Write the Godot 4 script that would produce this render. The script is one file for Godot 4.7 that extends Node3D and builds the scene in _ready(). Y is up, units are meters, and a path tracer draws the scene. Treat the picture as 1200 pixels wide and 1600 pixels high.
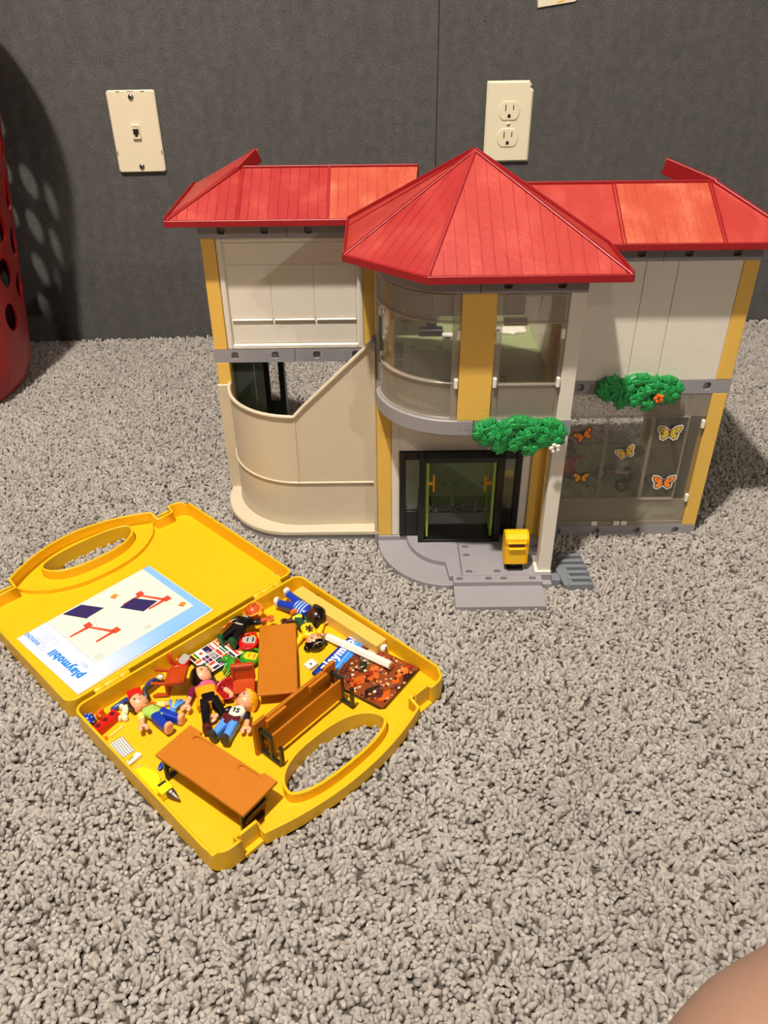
extends Node3D
# Toy schoolhouse and open yellow carrying case on a shaggy carpet, in front of a wall covered in grey ribbed carpet.
# Metres, y up; the house is square to the axes, camera above x = 0, z = 0.

var rng := RandomNumberGenerator.new()
var taken := {}
var M := {}

# ------------------------------------------------------------------ mesh builder
class MB:
	var V := PackedVector3Array()
	var G := PackedInt32Array()
	var C := PackedColorArray()
	var T := PackedVector2Array()
	var col := Color(1, 1, 1)
	var uv := false
	var tint := false
	var xf := Transform3D()
	var gid := 10

	func solid(v: PackedVector3Array, g: PackedInt32Array) -> void:
		var vol := 0.0
		for i in range(0, v.size(), 3):
			vol += v[i].dot(v[i + 1].cross(v[i + 2]))
		var flip := vol > 0.0
		if xf.basis.determinant() < 0.0:
			flip = not flip
		for i in range(0, v.size(), 3):
			V.append(xf * v[i])
			if flip:
				V.append(xf * v[i + 2]); V.append(xf * v[i + 1])
			else:
				V.append(xf * v[i + 1]); V.append(xf * v[i + 2])
			G.append(g[i / 3])
			if tint:
				C.append(col)

	# a convex face that looks along dir
	func face(p: Array, dir: Vector3, group := -1) -> void:
		for i in range(1, p.size() - 1):
			var a: Vector3 = p[0]; var b: Vector3 = p[i]; var c: Vector3 = p[i + 1]
			var n := (c - a).cross(b - a)
			if n.length_squared() < 1e-20:
				continue
			var ok := n.dot(dir) > 0.0
			V.append(xf * a)
			V.append(xf * (b if ok else c)); V.append(xf * (c if ok else b))
			G.append(group)
			if tint:
				C.append(col)

	# an upward sheet with texture coordinates: u along +x, v along +z
	func sheet(w: float, l: float, y: float, nx := 1, nz := 1, lift = null) -> void:
		uv = true
		for i in nx:
			for j in nz:
				var q := []
				for k in [[i, j], [i + 1, j], [i + 1, j + 1], [i, j + 1]]:
					var a := float(k[0]) / nx; var b := float(k[1]) / nz
					var h := y
					if lift != null:
						h += lift.call(a, b)
					q.append([Vector3((a - .5) * w, h, (b - .5) * l), Vector2(a, b)])
				for t in [[0, 1, 2], [0, 2, 3]]:
					for k in t:
						V.append(xf * q[k][0]); T.append(q[k][1])
					G.append(1)

	func loft(rings: Array, smooth := 0, caps := 3, idx := PackedInt32Array(), closed := false) -> void:
		var v := PackedVector3Array(); var g := PackedInt32Array()
		var n: int = rings[0].size()
		gid += 1
		var base := gid
		for r in range(rings.size() if closed else rings.size() - 1):
			var A: PackedVector3Array = rings[r]; var B: PackedVector3Array = rings[(r + 1) % rings.size()]
			var gr := base
			if smooth == -1:
				gr = -1
			elif smooth == 1:
				gid += 1; gr = gid
			for i in n:
				var j := (i + 1) % n
				var a := A[i]; var b := A[j]; var c := B[j]; var d := B[i]
				if smooth == 2:
					gr = base + i
				if a.distance_squared_to(b) > 1e-16:
					v.append(a); v.append(b); v.append(c); g.append(gr)
				if c.distance_squared_to(d) > 1e-16:
					v.append(a); v.append(c); v.append(d); g.append(gr)
		if smooth == 2:
			gid += n
		if not closed:
			for e in 2:
				if not (caps & (1 << e)):
					continue
				var R: PackedVector3Array = rings[0] if e == 0 else rings[-1]
				if R[0].distance_squared_to(R[n / 2]) < 1e-16:
					continue
				var id := idx
				if id.is_empty():
					id = PackedInt32Array()
					for i in range(1, n - 1):
						id.append(0); id.append(i); id.append(i + 1)
				else:
					id = idx.duplicate()
				# orient the cap against the sides
				var sgn := 0.0
				var nn := Vector3()
				for t in range(0, id.size(), 3):
					nn += (R[id[t + 1]] - R[id[t]]).cross(R[id[t + 2]] - R[id[t]])
				var rn := Vector3()
				for i in n:
					rn += R[i].cross(R[(i + 1) % n])
				sgn = nn.dot(rn)
				# sides wind a,b along the ring; the start cap must run against it, the end cap with it
				var want := -1.0 if e == 0 else 1.0
				for t in range(0, id.size(), 3):
					v.append(R[id[t]])
					if sgn * want > 0.0:
						v.append(R[id[t + 1]]); v.append(R[id[t + 2]])
					else:
						v.append(R[id[t + 2]]); v.append(R[id[t + 1]])
					g.append(-1)
		solid(v, g)

	static func inset(p: PackedVector2Array, d: float) -> PackedVector2Array:
		var o := PackedVector2Array(); var n := p.size(); var area := 0.0
		for i in n:
			area += p[i].cross(p[(i + 1) % n])
		var s := 1.0 if area > 0.0 else -1.0
		for i in n:
			var a := (p[i] - p[(i + n - 1) % n]).normalized(); var b := (p[(i + 1) % n] - p[i]).normalized()
			var na := Vector2(-a.y, a.x) * s; var nb := Vector2(-b.y, b.x) * s
			o.append(p[i] + (na + nb) / maxf(0.35, 1.0 + na.dot(nb)) * d)
		return o

	# a polygon swept along an axis: y -> (x, h, z), z -> (x, y, h), x -> (h, y, z) with polygon (z, y)
	func prism(p: PackedVector2Array, h0: float, h1: float, axis := "y", bevel := 0.0, smooth := -1) -> void:
		var q := inset(p, bevel) if bevel > 0.0 else p
		var rows := [[p, h0], [p, h1]]
		if bevel > 0.0:
			var s := signf(h1 - h0)
			rows = [[q, h0], [p, h0 + bevel * s], [p, h1 - bevel * s], [q, h1]]
		var rings := []
		for r in rows:
			var ring := PackedVector3Array()
			for a in r[0]:
				if axis == "y":
					ring.append(Vector3(a.x, r[1], a.y))
				elif axis == "z":
					ring.append(Vector3(a.x, a.y, r[1]))
				else:
					ring.append(Vector3(r[1], a.y, a.x))
			rings.append(ring)
		loft(rings, smooth, 3, Geometry2D.triangulate_polygon(q))

	func box(c: Vector3, s: Vector3, bevel := 0.0004) -> void:
		var b := minf(bevel, minf(s.x, minf(s.y, s.z)) * .3)
		var x := s.x / 2; var z := s.z / 2
		var p := PackedVector2Array([Vector2(-x + b, -z), Vector2(x - b, -z), Vector2(x, -z + b), Vector2(x, z - b), Vector2(x - b, z), Vector2(-x + b, z), Vector2(-x, z - b), Vector2(-x, -z + b)])
		var keep := xf
		xf = xf * Transform3D(Basis(), c)
		prism(p, -s.y / 2, s.y / 2, "y", b)
		xf = keep

	func bx(x0: float, x1: float, y0: float, y1: float, z0: float, z1: float, bevel := 0.0004) -> void:
		box(Vector3((x0 + x1) / 2, (y0 + y1) / 2, (z0 + z1) / 2), Vector3(absf(x1 - x0), absf(y1 - y0), absf(z1 - z0)), bevel)

	# a box from P to Q, w across and h along up
	func bar(P: Vector3, Q: Vector3, w: float, h: float, up := Vector3.UP, bevel := 0.0004) -> void:
		var d := (Q - P).normalized()
		var x := up.cross(d).normalized()
		if x.length() < .5:
			x = Vector3.RIGHT.cross(d).normalized()
		var y := d.cross(x).normalized()
		var keep := xf
		xf = xf * Transform3D(Basis(x, y, d), (P + Q) / 2)
		box(Vector3(), Vector3(w, h, P.distance_to(Q)), bevel)
		xf = keep

	func lathe(prof: Array, segs := 16, smooth := 0, sx := 1.0, sz := 1.0) -> void:
		var rings := []
		for p in prof:
			var r := PackedVector3Array()
			for i in segs:
				var a := TAU * i / segs
				r.append(Vector3(cos(a) * p.x * sx, p.y, sin(a) * p.x * sz))
			rings.append(r)
		loft(rings, smooth)

	func ball(c: Vector3, r: Vector3, segs := 14, rows := 9) -> void:
		var prof := []
		for i in rows + 1:
			var t := PI * i / rows
			prof.append(Vector2(sin(t), -cos(t)))
		var keep := xf
		xf = xf * Transform3D(Basis.from_scale(r), c)
		lathe(prof, segs)
		xf = keep

	func tube(pts: Array, rad: Array, segs := 8, closed := false, flat := 1.0) -> void:
		var rings := []
		var n := pts.size()
		var up := Vector3.UP
		for i in n:
			var d: Vector3
			if closed:
				d = (pts[(i + 1) % n] - pts[(i + n - 1) % n]).normalized()
			else:
				d = (pts[mini(i + 1, n - 1)] - pts[maxi(i - 1, 0)]).normalized()
			if i == 0:
				up = Vector3.UP if absf(d.y) < .9 else Vector3.RIGHT
			var x := up.cross(d).normalized()
			up = d.cross(x).normalized()
			var r := PackedVector3Array()
			for k in segs:
				var a := TAU * k / segs
				r.append(pts[i] + (x * cos(a) + up * sin(a) * flat) * rad[mini(i, rad.size() - 1)])
			rings.append(r)
		loft(rings, 0, 3, PackedInt32Array(), closed)

	# a rectangle (0,0)-(w,h) in the frame's xy plane facing +z, with one row of rounded pockets
	func holed(f: Transform3D, w: float, h: float, holes: Array, hw: float, hh: float, depth: float) -> void:
		var keep := xf
		xf = xf * f
		var cells := []
		var x := 0.0
		var hs := holes.duplicate()
		hs.sort_custom(func(a, b): return a.x < b.x)
		for q in hs:
			var a := maxf(q.x - hw * 1.5, x); var b := minf(q.x + hw * 1.5, w)
			if a - hw < q.x - hw * 3.0:
				pass
			if q.x - hw <= x + .0002 or q.x + hw >= w - .0002:
				continue
			face([Vector3(x, 0, 0), Vector3(a, 0, 0), Vector3(a, h, 0), Vector3(x, h, 0)], Vector3.BACK)
			var n := 16
			var inn := []; var out := []
			for i in n:
				var t := TAU * (i + .5) / n
				var d := Vector2(cos(t), sin(t))
				var e := pow(pow(absf(d.x), 4.0) + pow(absf(d.y), 4.0), -.25)
				inn.append(Vector2(q.x + d.x * e * hw, q.y + d.y * e * hh))
				var k := 1.0 / maxf(absf(d.x), absf(d.y))
				var o := d * k
				out.append(Vector2(b if o.x > .99 else (a if o.x < -.99 else lerpf(a, b, o.x * .5 + .5)), h if o.y > .99 else (0.0 if o.y < -.99 else lerpf(0, h, o.y * .5 + .5))))
			var corners := [Vector2(b, h), Vector2(a, h), Vector2(a, 0), Vector2(b, 0)]
			for i in n:
				var j := (i + 1) % n
				face([Vector3(inn[i].x, inn[i].y, 0), Vector3(inn[j].x, inn[j].y, 0), Vector3(out[j].x, out[j].y, 0), Vector3(out[i].x, out[i].y, 0)], Vector3.BACK)
				if absf(out[i].x - out[j].x) > 1e-7 and absf(out[i].y - out[j].y) > 1e-7:
					for c in corners:
						if (absf(c.x - out[i].x) < 1e-7 and absf(c.y - out[j].y) < 1e-7) or (absf(c.x - out[j].x) < 1e-7 and absf(c.y - out[i].y) < 1e-7):
							face([Vector3(out[i].x, out[i].y, 0), Vector3(c.x, c.y, 0), Vector3(out[j].x, out[j].y, 0)], Vector3.BACK)
				var m: Vector2 = q - (inn[i] + inn[j]) / 2
				face([Vector3(inn[i].x, inn[i].y, 0), Vector3(inn[j].x, inn[j].y, 0), Vector3(inn[j].x, inn[j].y, -depth), Vector3(inn[i].x, inn[i].y, -depth)], Vector3(m.x, m.y, 0), 3)
				face([Vector3(q.x, q.y, -depth), Vector3(inn[i].x, inn[i].y, -depth), Vector3(inn[j].x, inn[j].y, -depth)], Vector3.BACK)
			x = b
		face([Vector3(x, 0, 0), Vector3(w, 0, 0), Vector3(w, h, 0), Vector3(x, h, 0)], Vector3.BACK)
		xf = keep

	# a beam seen from +z with pockets in its front
	func beam(x0: float, x1: float, y0: float, y1: float, zf: float, zb: float, at: Array, hw := .0039, hh := .0042) -> void:
		var hs := []
		for a in at:
			hs.append(Vector2(a - x0, (y1 - y0) * .53))
		holed(Transform3D(Basis(), Vector3(x0, y0, zf)), x1 - x0, y1 - y0, hs, hw, hh, .004)
		face([Vector3(x0, y0, zb), Vector3(x1, y0, zb), Vector3(x1, y1, zb), Vector3(x0, y1, zb)], Vector3.FORWARD)
		face([Vector3(x0, y1, zb), Vector3(x1, y1, zb), Vector3(x1, y1, zf), Vector3(x0, y1, zf)], Vector3.UP)
		face([Vector3(x0, y0, zb), Vector3(x1, y0, zb), Vector3(x1, y0, zf), Vector3(x0, y0, zf)], Vector3.DOWN)
		face([Vector3(x0, y0, zb), Vector3(x0, y0, zf), Vector3(x0, y1, zf), Vector3(x0, y1, zb)], Vector3.LEFT)
		face([Vector3(x1, y0, zb), Vector3(x1, y0, zf), Vector3(x1, y1, zf), Vector3(x1, y1, zb)], Vector3.RIGHT)

	func mesh() -> ArrayMesh:
		var st := SurfaceTool.new()
		st.begin(Mesh.PRIMITIVE_TRIANGLES)
		for i in V.size():
			st.set_smooth_group(G[i / 3])
			if tint:
				st.set_color(C[i / 3])
			if uv:
				st.set_uv(T[i])
			st.add_vertex(V[i])
		st.generate_normals()
		st.index()
		return st.commit()

# ------------------------------------------------------------------ objects
func numbered(called: String) -> String:
	var k: int = taken.get(called, 0)
	taken[called] = k + 1
	return called if k == 0 else "%s_%03d" % [called, k]

func tag(o: Node, label: String, category := "", group := "") -> void:
	if label:
		o.set_meta("label", label)
	if category:
		o.set_meta("category", category)
	if group:
		o.set_meta("group", group)

func thing(called: String, label: String, category: String, at := Transform3D(), group := "") -> Node3D:
	var o := Node3D.new()
	o.name = numbered(called)
	add_child(o)
	o.transform = at
	tag(o, label, category, group)
	return o

func put(mb: MB, called: String, m: Material, parent: Node = self, label := "", category := "") -> MeshInstance3D:
	var o := MeshInstance3D.new()
	o.name = numbered(called) if parent == self else called
	o.mesh = mb.mesh()
	o.material_override = m
	parent.add_child(o, true)
	tag(o, label, category)
	return o

func again(o: MeshInstance3D, parent: Node, at: Transform3D) -> MeshInstance3D:
	var c := MeshInstance3D.new()
	c.name = String(o.name).rstrip("0123456789")
	c.mesh = o.mesh
	c.material_override = o.material_override
	parent.add_child(c, true)
	c.transform = at
	return c

func structure(mb: MB, called: String, m: Material, parent: Node = self) -> MeshInstance3D:
	var o := put(mb, called, m, parent)
	if parent == self:
		o.set_meta("kind", "structure")
	return o

func rr(w: float, h: float, r: float, n := 5, c := Vector2()) -> PackedVector2Array:
	var p := PackedVector2Array()
	for k in [[1, 1, 0.0], [-1, 1, .5], [-1, -1, 1.0], [1, -1, 1.5]]:
		for i in n + 1:
			var a: float = PI * (k[2] + .5 * i / n)
			p.append(c + Vector2(k[0] * (w / 2 - r) + cos(a) * r, k[1] * (h / 2 - r) + sin(a) * r))
	return p

func disc(r: float, n := 16, c := Vector2(), sx := 1.0) -> PackedVector2Array:
	var p := PackedVector2Array()
	for i in n:
		p.append(c + Vector2(cos(TAU * i / n) * r * sx, sin(TAU * i / n) * r))
	return p

func pv(a: Array) -> PackedVector2Array:
	var p := PackedVector2Array()
	for i in range(0, a.size(), 2):
		p.append(Vector2(a[i], a[i + 1]))
	return p

func mat(called: String, c: Color, rough := .42, spec := .5) -> StandardMaterial3D:
	var m := StandardMaterial3D.new()
	m.resource_name = called
	m.albedo_color = c
	m.roughness = rough
	m.metallic_specular = spec
	M[called] = m
	return m

func pane(called: String, c: Color, alpha: float, rough: float) -> StandardMaterial3D:
	var m := mat(called, Color(c.r, c.g, c.b, alpha), rough)
	m.transparency = BaseMaterial3D.TRANSPARENCY_ALPHA
	return m

func noise_image(size: int, freq: float, seed_: int, oct := 3) -> Image:
	var n := FastNoiseLite.new()
	n.seed = seed_
	n.noise_type = FastNoiseLite.TYPE_SIMPLEX_SMOOTH
	n.frequency = freq
	n.fractal_octaves = oct
	return n.get_seamless_image(size, size)

# fine grain of moulded plastic: a faint bump and a mottled gloss
func grain(m: StandardMaterial3D, scale: float, strength: float, normal: Texture2D) -> void:
	m.normal_enabled = true
	m.normal_texture = normal
	m.normal_scale = strength
	m.uv1_triplanar = true
	m.uv1_scale = Vector3.ONE * scale

func fill(im: Image, p: PackedVector2Array, c: Color) -> void:
	var y0 := im.get_height(); var y1 := 0
	for q in p:
		y0 = mini(y0, int(floor(q.y))); y1 = maxi(y1, int(ceil(q.y)))
	y0 = maxi(y0, 0); y1 = mini(y1, im.get_height() - 1)
	var w := im.get_width()
	for y in range(y0, y1 + 1):
		var xs := []
		var yc := y + .5
		for i in p.size():
			var a := p[i]; var b := p[(i + 1) % p.size()]
			if (a.y <= yc) != (b.y <= yc):
				xs.append(a.x + (yc - a.y) / (b.y - a.y) * (b.x - a.x))
		xs.sort()
		for k in range(0, xs.size() - 1, 2):
			var x0 := clampi(int(round(xs[k])), 0, w); var x1 := clampi(int(round(xs[k + 1])), 0, w)
			if x1 > x0:
				im.fill_rect(Rect2i(x0, y, x1 - x0, 1), c)

func line(im: Image, a: Vector2, b: Vector2, w: float, c: Color) -> void:
	var d := (b - a).normalized() * w / 2
	var n := Vector2(-d.y, d.x)
	fill(im, PackedVector2Array([a + n, b + n, b - n, a - n]), c)

# lettering drawn into a print: size = cap height in pixels, turn in degrees, at = left end of the baseline
func write(im: Image, text: String, at: Vector2, size: float, turn: float, c: Color, bold := true) -> void:
	var tm := TextMesh.new()
	var f := SystemFont.new()
	f.font_names = PackedStringArray(["Droid Sans"])
	f.font_weight = 700 if bold else 400
	tm.font = f
	tm.text = text
	tm.font_size = 64
	tm.pixel_size = 1.0
	tm.depth = 0.0
	tm.curve_step = 2.0
	tm.horizontal_alignment = HORIZONTAL_ALIGNMENT_LEFT
	tm.vertical_alignment = VERTICAL_ALIGNMENT_BOTTOM
	var a := tm.get_mesh_arrays()
	if a.is_empty():
		return
	var v: PackedVector3Array = a[Mesh.ARRAY_VERTEX]
	var ix: PackedInt32Array = a[Mesh.ARRAY_INDEX] if a[Mesh.ARRAY_INDEX] else PackedInt32Array(range(v.size()))
	var lo := Vector2(1e9, 1e9)
	for p in v:
		lo = lo.min(Vector2(p.x, p.y))
	var k := size / 46.0
	var r := deg_to_rad(turn)
	for i in range(0, ix.size(), 3):
		var t := PackedVector2Array()
		for j in 3:
			var p := v[ix[i + j]]
			t.append(at + Vector2((p.x - lo.x) * k, -(p.y - lo.y) * k).rotated(r))
		fill(im, t, c)

func print_mat(called: String, im: Image, rough := .35) -> StandardMaterial3D:
	im.generate_mipmaps()
	var m := mat(called, Color(1, 1, 1), rough)
	m.albedo_texture = ImageTexture.create_from_image(im)
	m.texture_repeat = false
	return m

# ------------------------------------------------------------------ materials
func materials() -> void:
	var nrm := ImageTexture.create_from_image(bump(256, .09, 3, 2.0))
	grain(mat("white_plastic", Color(.86, .83, .77), .38), 6.0, .12, nrm)
	grain(mat("cream_plastic", Color(.78, .73, .63), .36), 6.0, .10, nrm)
	grain(mat("column_yellow", Color(.87, .70, .32), .42), 6.0, .12, nrm)
	grain(mat("case_yellow", Color(.89, .69, .05), .40), 5.0, .10, nrm)
	grain(mat("grey_plastic", Color(.56, .55, .56), .45), 6.0, .18, nrm)
	grain(mat("rack_grey", Color(.45, .47, .49), .45), 6.0, .15, nrm)
	grain(mat("floor_green", Color(.55, .60, .42), .5), 6.0, .15, nrm)
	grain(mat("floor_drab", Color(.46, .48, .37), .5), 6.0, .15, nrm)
	grain(mat("roof_trim", Color(.56, .07, .085), .42), 6.0, .15, nrm)
	grain(mat("bin_red", Color(.62, .07, .07), .42), 4.0, .15, nrm)
	grain(mat("desk_orange", Color(.70, .41, .05), .42), 7.0, .07, nrm)
	mat("chair_rust", Color(.68, .24, .05), .32)
	mat("frame_black", Color(.055, .05, .045), .38)
	mat("leg_black", Color(.10, .11, .09), .35)
	mat("leaf_green", Color(.12, .56, .27), .36)
	mat("leaf_dark", Color(.10, .50, .23), .40)
	mat("door_lime", Color(.58, .70, .25), .35)
	mat("knob_yellow", Color(.92, .64, .04), .35)
	mat("mailbox_yellow", Color(.95, .73, .02), .36)
	mat("black", Color(.03, .028, .026), .3)
	mat("dark_hole", Color(.03, .03, .03), .6)
	mat("white", Color(.90, .88, .82), .38)
	mat("orange", Color(.92, .40, .05), .4)
	mat("red", Color(.78, .08, .05), .32)
	mat("red_dark", Color(.62, .05, .05), .3)
	mat("maroon", Color(.34, .06, .09), .35)
	mat("plum", Color(.42, .07, .22), .35)
	mat("pink", Color(.82, .34, .52), .35)
	mat("apron", Color(.93, .60, .05), .34)
	mat("blue", Color(.06, .20, .62), .28)
	mat("blue_steel", Color(.16, .25, .48), .35)
	mat("blue_sky", Color(.32, .56, .86), .32)
	mat("blue_pale", Color(.62, .76, .92), .4)
	mat("navy", Color(.05, .05, .13), .35)
	mat("green", Color(.17, .56, .10), .32)
	mat("green_deep", Color(.03, .30, .12), .32)
	mat("green_pine", Color(.10, .26, .18), .35)
	mat("lime_shirt", Color(.62, .76, .34), .36)
	mat("yellow_shirt", Color(.96, .76, .08), .34)
	mat("yellow_pale", Color(.96, .88, .42), .36)
	mat("lemon", Color(.96, .90, .06), .36)
	mat("skin", Color(.90, .64, .48), .34)
	mat("skin_tan", Color(.76, .31, .09), .34)
	mat("skin_dark", Color(.24, .10, .05), .32)
	mat("hair_black", Color(.035, .028, .025), .25)
	mat("hair_brown", Color(.22, .11, .06), .32)
	mat("hair_blond", Color(.94, .66, .12), .34)
	mat("hair_orange", Color(.93, .56, .12), .34)
	mat("ink", Color(.06, .03, .03), .5)
	mat("grey_light", Color(.66, .65, .62), .4)
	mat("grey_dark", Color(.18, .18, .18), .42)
	mat("ivory", Color(.93, .89, .74), .36)
	mat("smoke_wall", Color(.50, .52, .50), .25)
	mat("screen_blue", Color(.10, .12, .19), .4)
	mat("butter", Color(.90, .70, .30), .42)
	mat("wall_plate", Color(.90, .84, .72), .3)
	mat("wall_plate_pale", Color(.90, .86, .74), .3)
	mat("paper", Color(.92, .90, .82), .7)
	mat("tyre", Color(.06, .06, .06), .6)
	var steel := mat("steel", Color(.62, .61, .60), .28)
	steel.metallic = 1.0
	var gun := mat("gunmetal", Color(.38, .36, .34), .4)
	gun.metallic = .7
	pane("glass", Color(.62, .58, .50), .10, .06)
	pane("frost", Color(.64, .60, .53), .48, .45)
	pane("rail_clear", Color(.75, .70, .62), .35, .2)
	pane("clear_strip", Color(.8, .75, .6), .3, .2)
	var skin := mat("person_skin", Color(.62, .48, .40), .5)
	skin.subsurf_scatter_enabled = true
	skin.subsurf_scatter_strength = .04
	skin.normal_enabled = true
	skin.normal_texture = ImageTexture.create_from_image(bump(256, .06, 9, 2.5))
	skin.normal_scale = .25
	skin.uv1_triplanar = true
	skin.uv1_scale = Vector3.ONE * 12.0
	# roofs: red plastic, paler blotches for scuffs and for glare painted into the colour
	for k in [["roof_red", Color(.60, .14, .13), Color(.70, .27, .23), 41], ["roof_worn_glare", Color(.68, .27, .19), Color(.78, .45, .33), 42], ["roof_deep", Color(.64, .20, .17), Color(.71, .29, .25), 43]]:
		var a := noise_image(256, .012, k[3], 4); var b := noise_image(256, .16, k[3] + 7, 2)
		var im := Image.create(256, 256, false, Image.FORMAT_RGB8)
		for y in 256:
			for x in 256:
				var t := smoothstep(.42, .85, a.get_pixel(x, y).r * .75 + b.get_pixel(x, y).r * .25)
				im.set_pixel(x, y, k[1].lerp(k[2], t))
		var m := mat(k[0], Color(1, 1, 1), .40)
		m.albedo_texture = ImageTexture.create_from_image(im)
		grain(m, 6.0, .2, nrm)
	# wall carpet: vertical ribs about 2.4 mm apart over flecked grey felt
	var size := 1024
	var blotch := noise_image(size, .02, 5, 3).get_data(); var fleck := noise_image(size, .16, 6, 3).get_data(); var fibre := noise_image(size, .35, 7, 1).get_data()
	var streak := noise_image(size, .02, 8, 2).get_data()
	var rgb := PackedByteArray(); rgb.resize(size * size * 3)
	var hgt := PackedByteArray(); hgt.resize(size * size)
	for y in size:
		for x in size:
			var i := y * size + x
			var s := streak[((y / 8) % size) * size + x]
			var rib := absf(fmod(x + (fleck[i] - 128) * .012, 5.95) / 5.95 - .5) * 2.0
			var fl := (fleck[i] - 128) / 128.0; var fb := (fibre[i] - 128) / 128.0; var bl := (blotch[i] - 128) / 128.0; var sk := (s - 128) / 128.0
			var v := .350 + rib * -.050 + fl * .085 + fb * .10 + bl * .020 + sk * .014
			rgb[i * 3] = int(clampf((v + .006 + bl * .006) * 255, 0, 255))
			rgb[i * 3 + 1] = int(clampf((v + .001) * 255, 0, 255))
			rgb[i * 3 + 2] = int(clampf((v - .003 - fl * .004 - .004) * 255, 0, 255))
			hgt[i] = int(clampf(128 - rib * 60 + fl * 45 + fb * 35, 0, 255))
	var wall := mat("wall_carpet", Color(1, 1, 1), .95, .25)
	wall.albedo_texture = ImageTexture.create_from_image(Image.create_from_data(size, size, false, Image.FORMAT_RGB8, rgb))
	var hi := Image.create_from_data(size, size, false, Image.FORMAT_L8, hgt)
	hi.bump_map_to_normal_map(2.5)
	wall.normal_enabled = true
	wall.normal_texture = ImageTexture.create_from_image(hi)
	wall.normal_scale = .7
	wall.uv1_triplanar = true
	wall.uv1_scale = Vector3.ONE * (1.0 / .42)
	var ceil := mat("ceiling_white", Color(.84, .82, .78), .9, .2)
	grain(ceil, 3.0, .3, nrm)
	mat("floor_backing", Color(.30, .28, .25), .95, .1)
	var tuft := mat("tuft_yarn", Color(1, 1, 1), .88, .25)
	tuft.vertex_color_use_as_albedo = true
	grain(tuft, 190.0, 1.0, ImageTexture.create_from_image(bump(128, .10, 31, 4.0)))
	var lens := mat("lamp_lens", Color(1, .95, .86), .6)
	lens.emission_enabled = true
	lens.emission = Color(1, .90, .74)
	lens.emission_energy_multiplier = 3.0

func bump(size: int, freq: float, seed_: int, strength: float) -> Image:
	var im := noise_image(size, freq, seed_, 3)
	im.convert(Image.FORMAT_L8)
	im.bump_map_to_normal_map(strength)
	return im

# ------------------------------------------------------------------ view, light
func view() -> void:
	var cam := Camera3D.new()
	cam.name = "camera"
	add_child(cam)
	var p := .5970; var r := -.0114
	var fw := Vector3(0, -sin(p), -cos(p)); var up := Vector3(0, cos(p), -sin(p)); var rt := Vector3.RIGHT
	var rt2 := rt * cos(r) + up * sin(r)
	var up2 := up * cos(r) - rt * sin(r)
	cam.transform = Transform3D(Basis(rt2, up2, -fw), Vector3(0, .5518, 0))
	cam.fov = rad_to_deg(2.0 * atan(800.0 / 1278.2))
	cam.near = .02
	cam.far = 30.0
	cam.current = true
	var we := WorldEnvironment.new()
	we.name = "surroundings"
	var e := Environment.new()
	e.background_mode = Environment.BG_COLOR
	e.background_color = Color(0, 0, 0)
	e.tonemap_mode = Environment.TONE_MAPPER_LINEAR
	e.tonemap_exposure = EXPOSURE
	e.sdfgi_enabled = true
	e.ssao_enabled = true
	e.ssil_enabled = true
	we.environment = e
	add_child(we)
	# ceiling lamps: one above the photographer, one far back right, an added fill back left
	for l in LAMPS:
		ceiling_lamp(Vector3(l[0], CEIL, l[1]), l[2], l[3])

const CEIL := 2.5
const EXPOSURE := .82
const LAMPS := [
	[-.38, .03, 11.0, "recessed round ceiling lamp nearest the wall, left of the room's middle"],
	[2.8, 3.1, 5.5, "recessed round ceiling lamp far back on the right"],
	[-.4, 3.3, 1.4, "added unseen fill light far back on the left, shaped as a recessed ceiling lamp"],  # fill added to brighten the walls, built like the other lamps
]

func ceiling_lamp(at: Vector3, energy: float, label: String) -> void:
	var t := thing("ceiling_lamp", label, "lamp", Transform3D(Basis(), at))
	var mb := MB.new()
	mb.lathe([Vector2(.062, .0), Vector2(.085, .0), Vector2(.085, -.004), Vector2(.080, -.008), Vector2(.064, -.008), Vector2(.062, -.004), Vector2(.062, .0)], 32)
	put(mb, "trim_ring", M.white, t)
	mb = MB.new()
	mb.lathe([Vector2(0, -.002), Vector2(.061, -.002), Vector2(.061, -.006), Vector2(0, -.007)], 32)
	put(mb, "lens", M.lamp_lens, t)
	var o := OmniLight3D.new()
	o.name = "glow"
	o.position = Vector3(0, -.03, 0)
	o.light_color = Color(1, .96, .92)
	o.light_energy = energy
	o.light_size = .045
	o.omni_range = 12.0
	o.omni_attenuation = 2.0
	o.shadow_enabled = true
	t.add_child(o)

# ------------------------------------------------------------------ room
const WALL_TURN := .0469
const WALL_Z := -1.3747

func wall_point(s: float, y: float, out := 0.0) -> Vector3:   # s along the back wall, out = in front of it
	var c := cos(WALL_TURN); var n := sin(WALL_TURN)
	return Vector3(s * c + out * n, y, WALL_Z - s * n + out * c)

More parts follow.
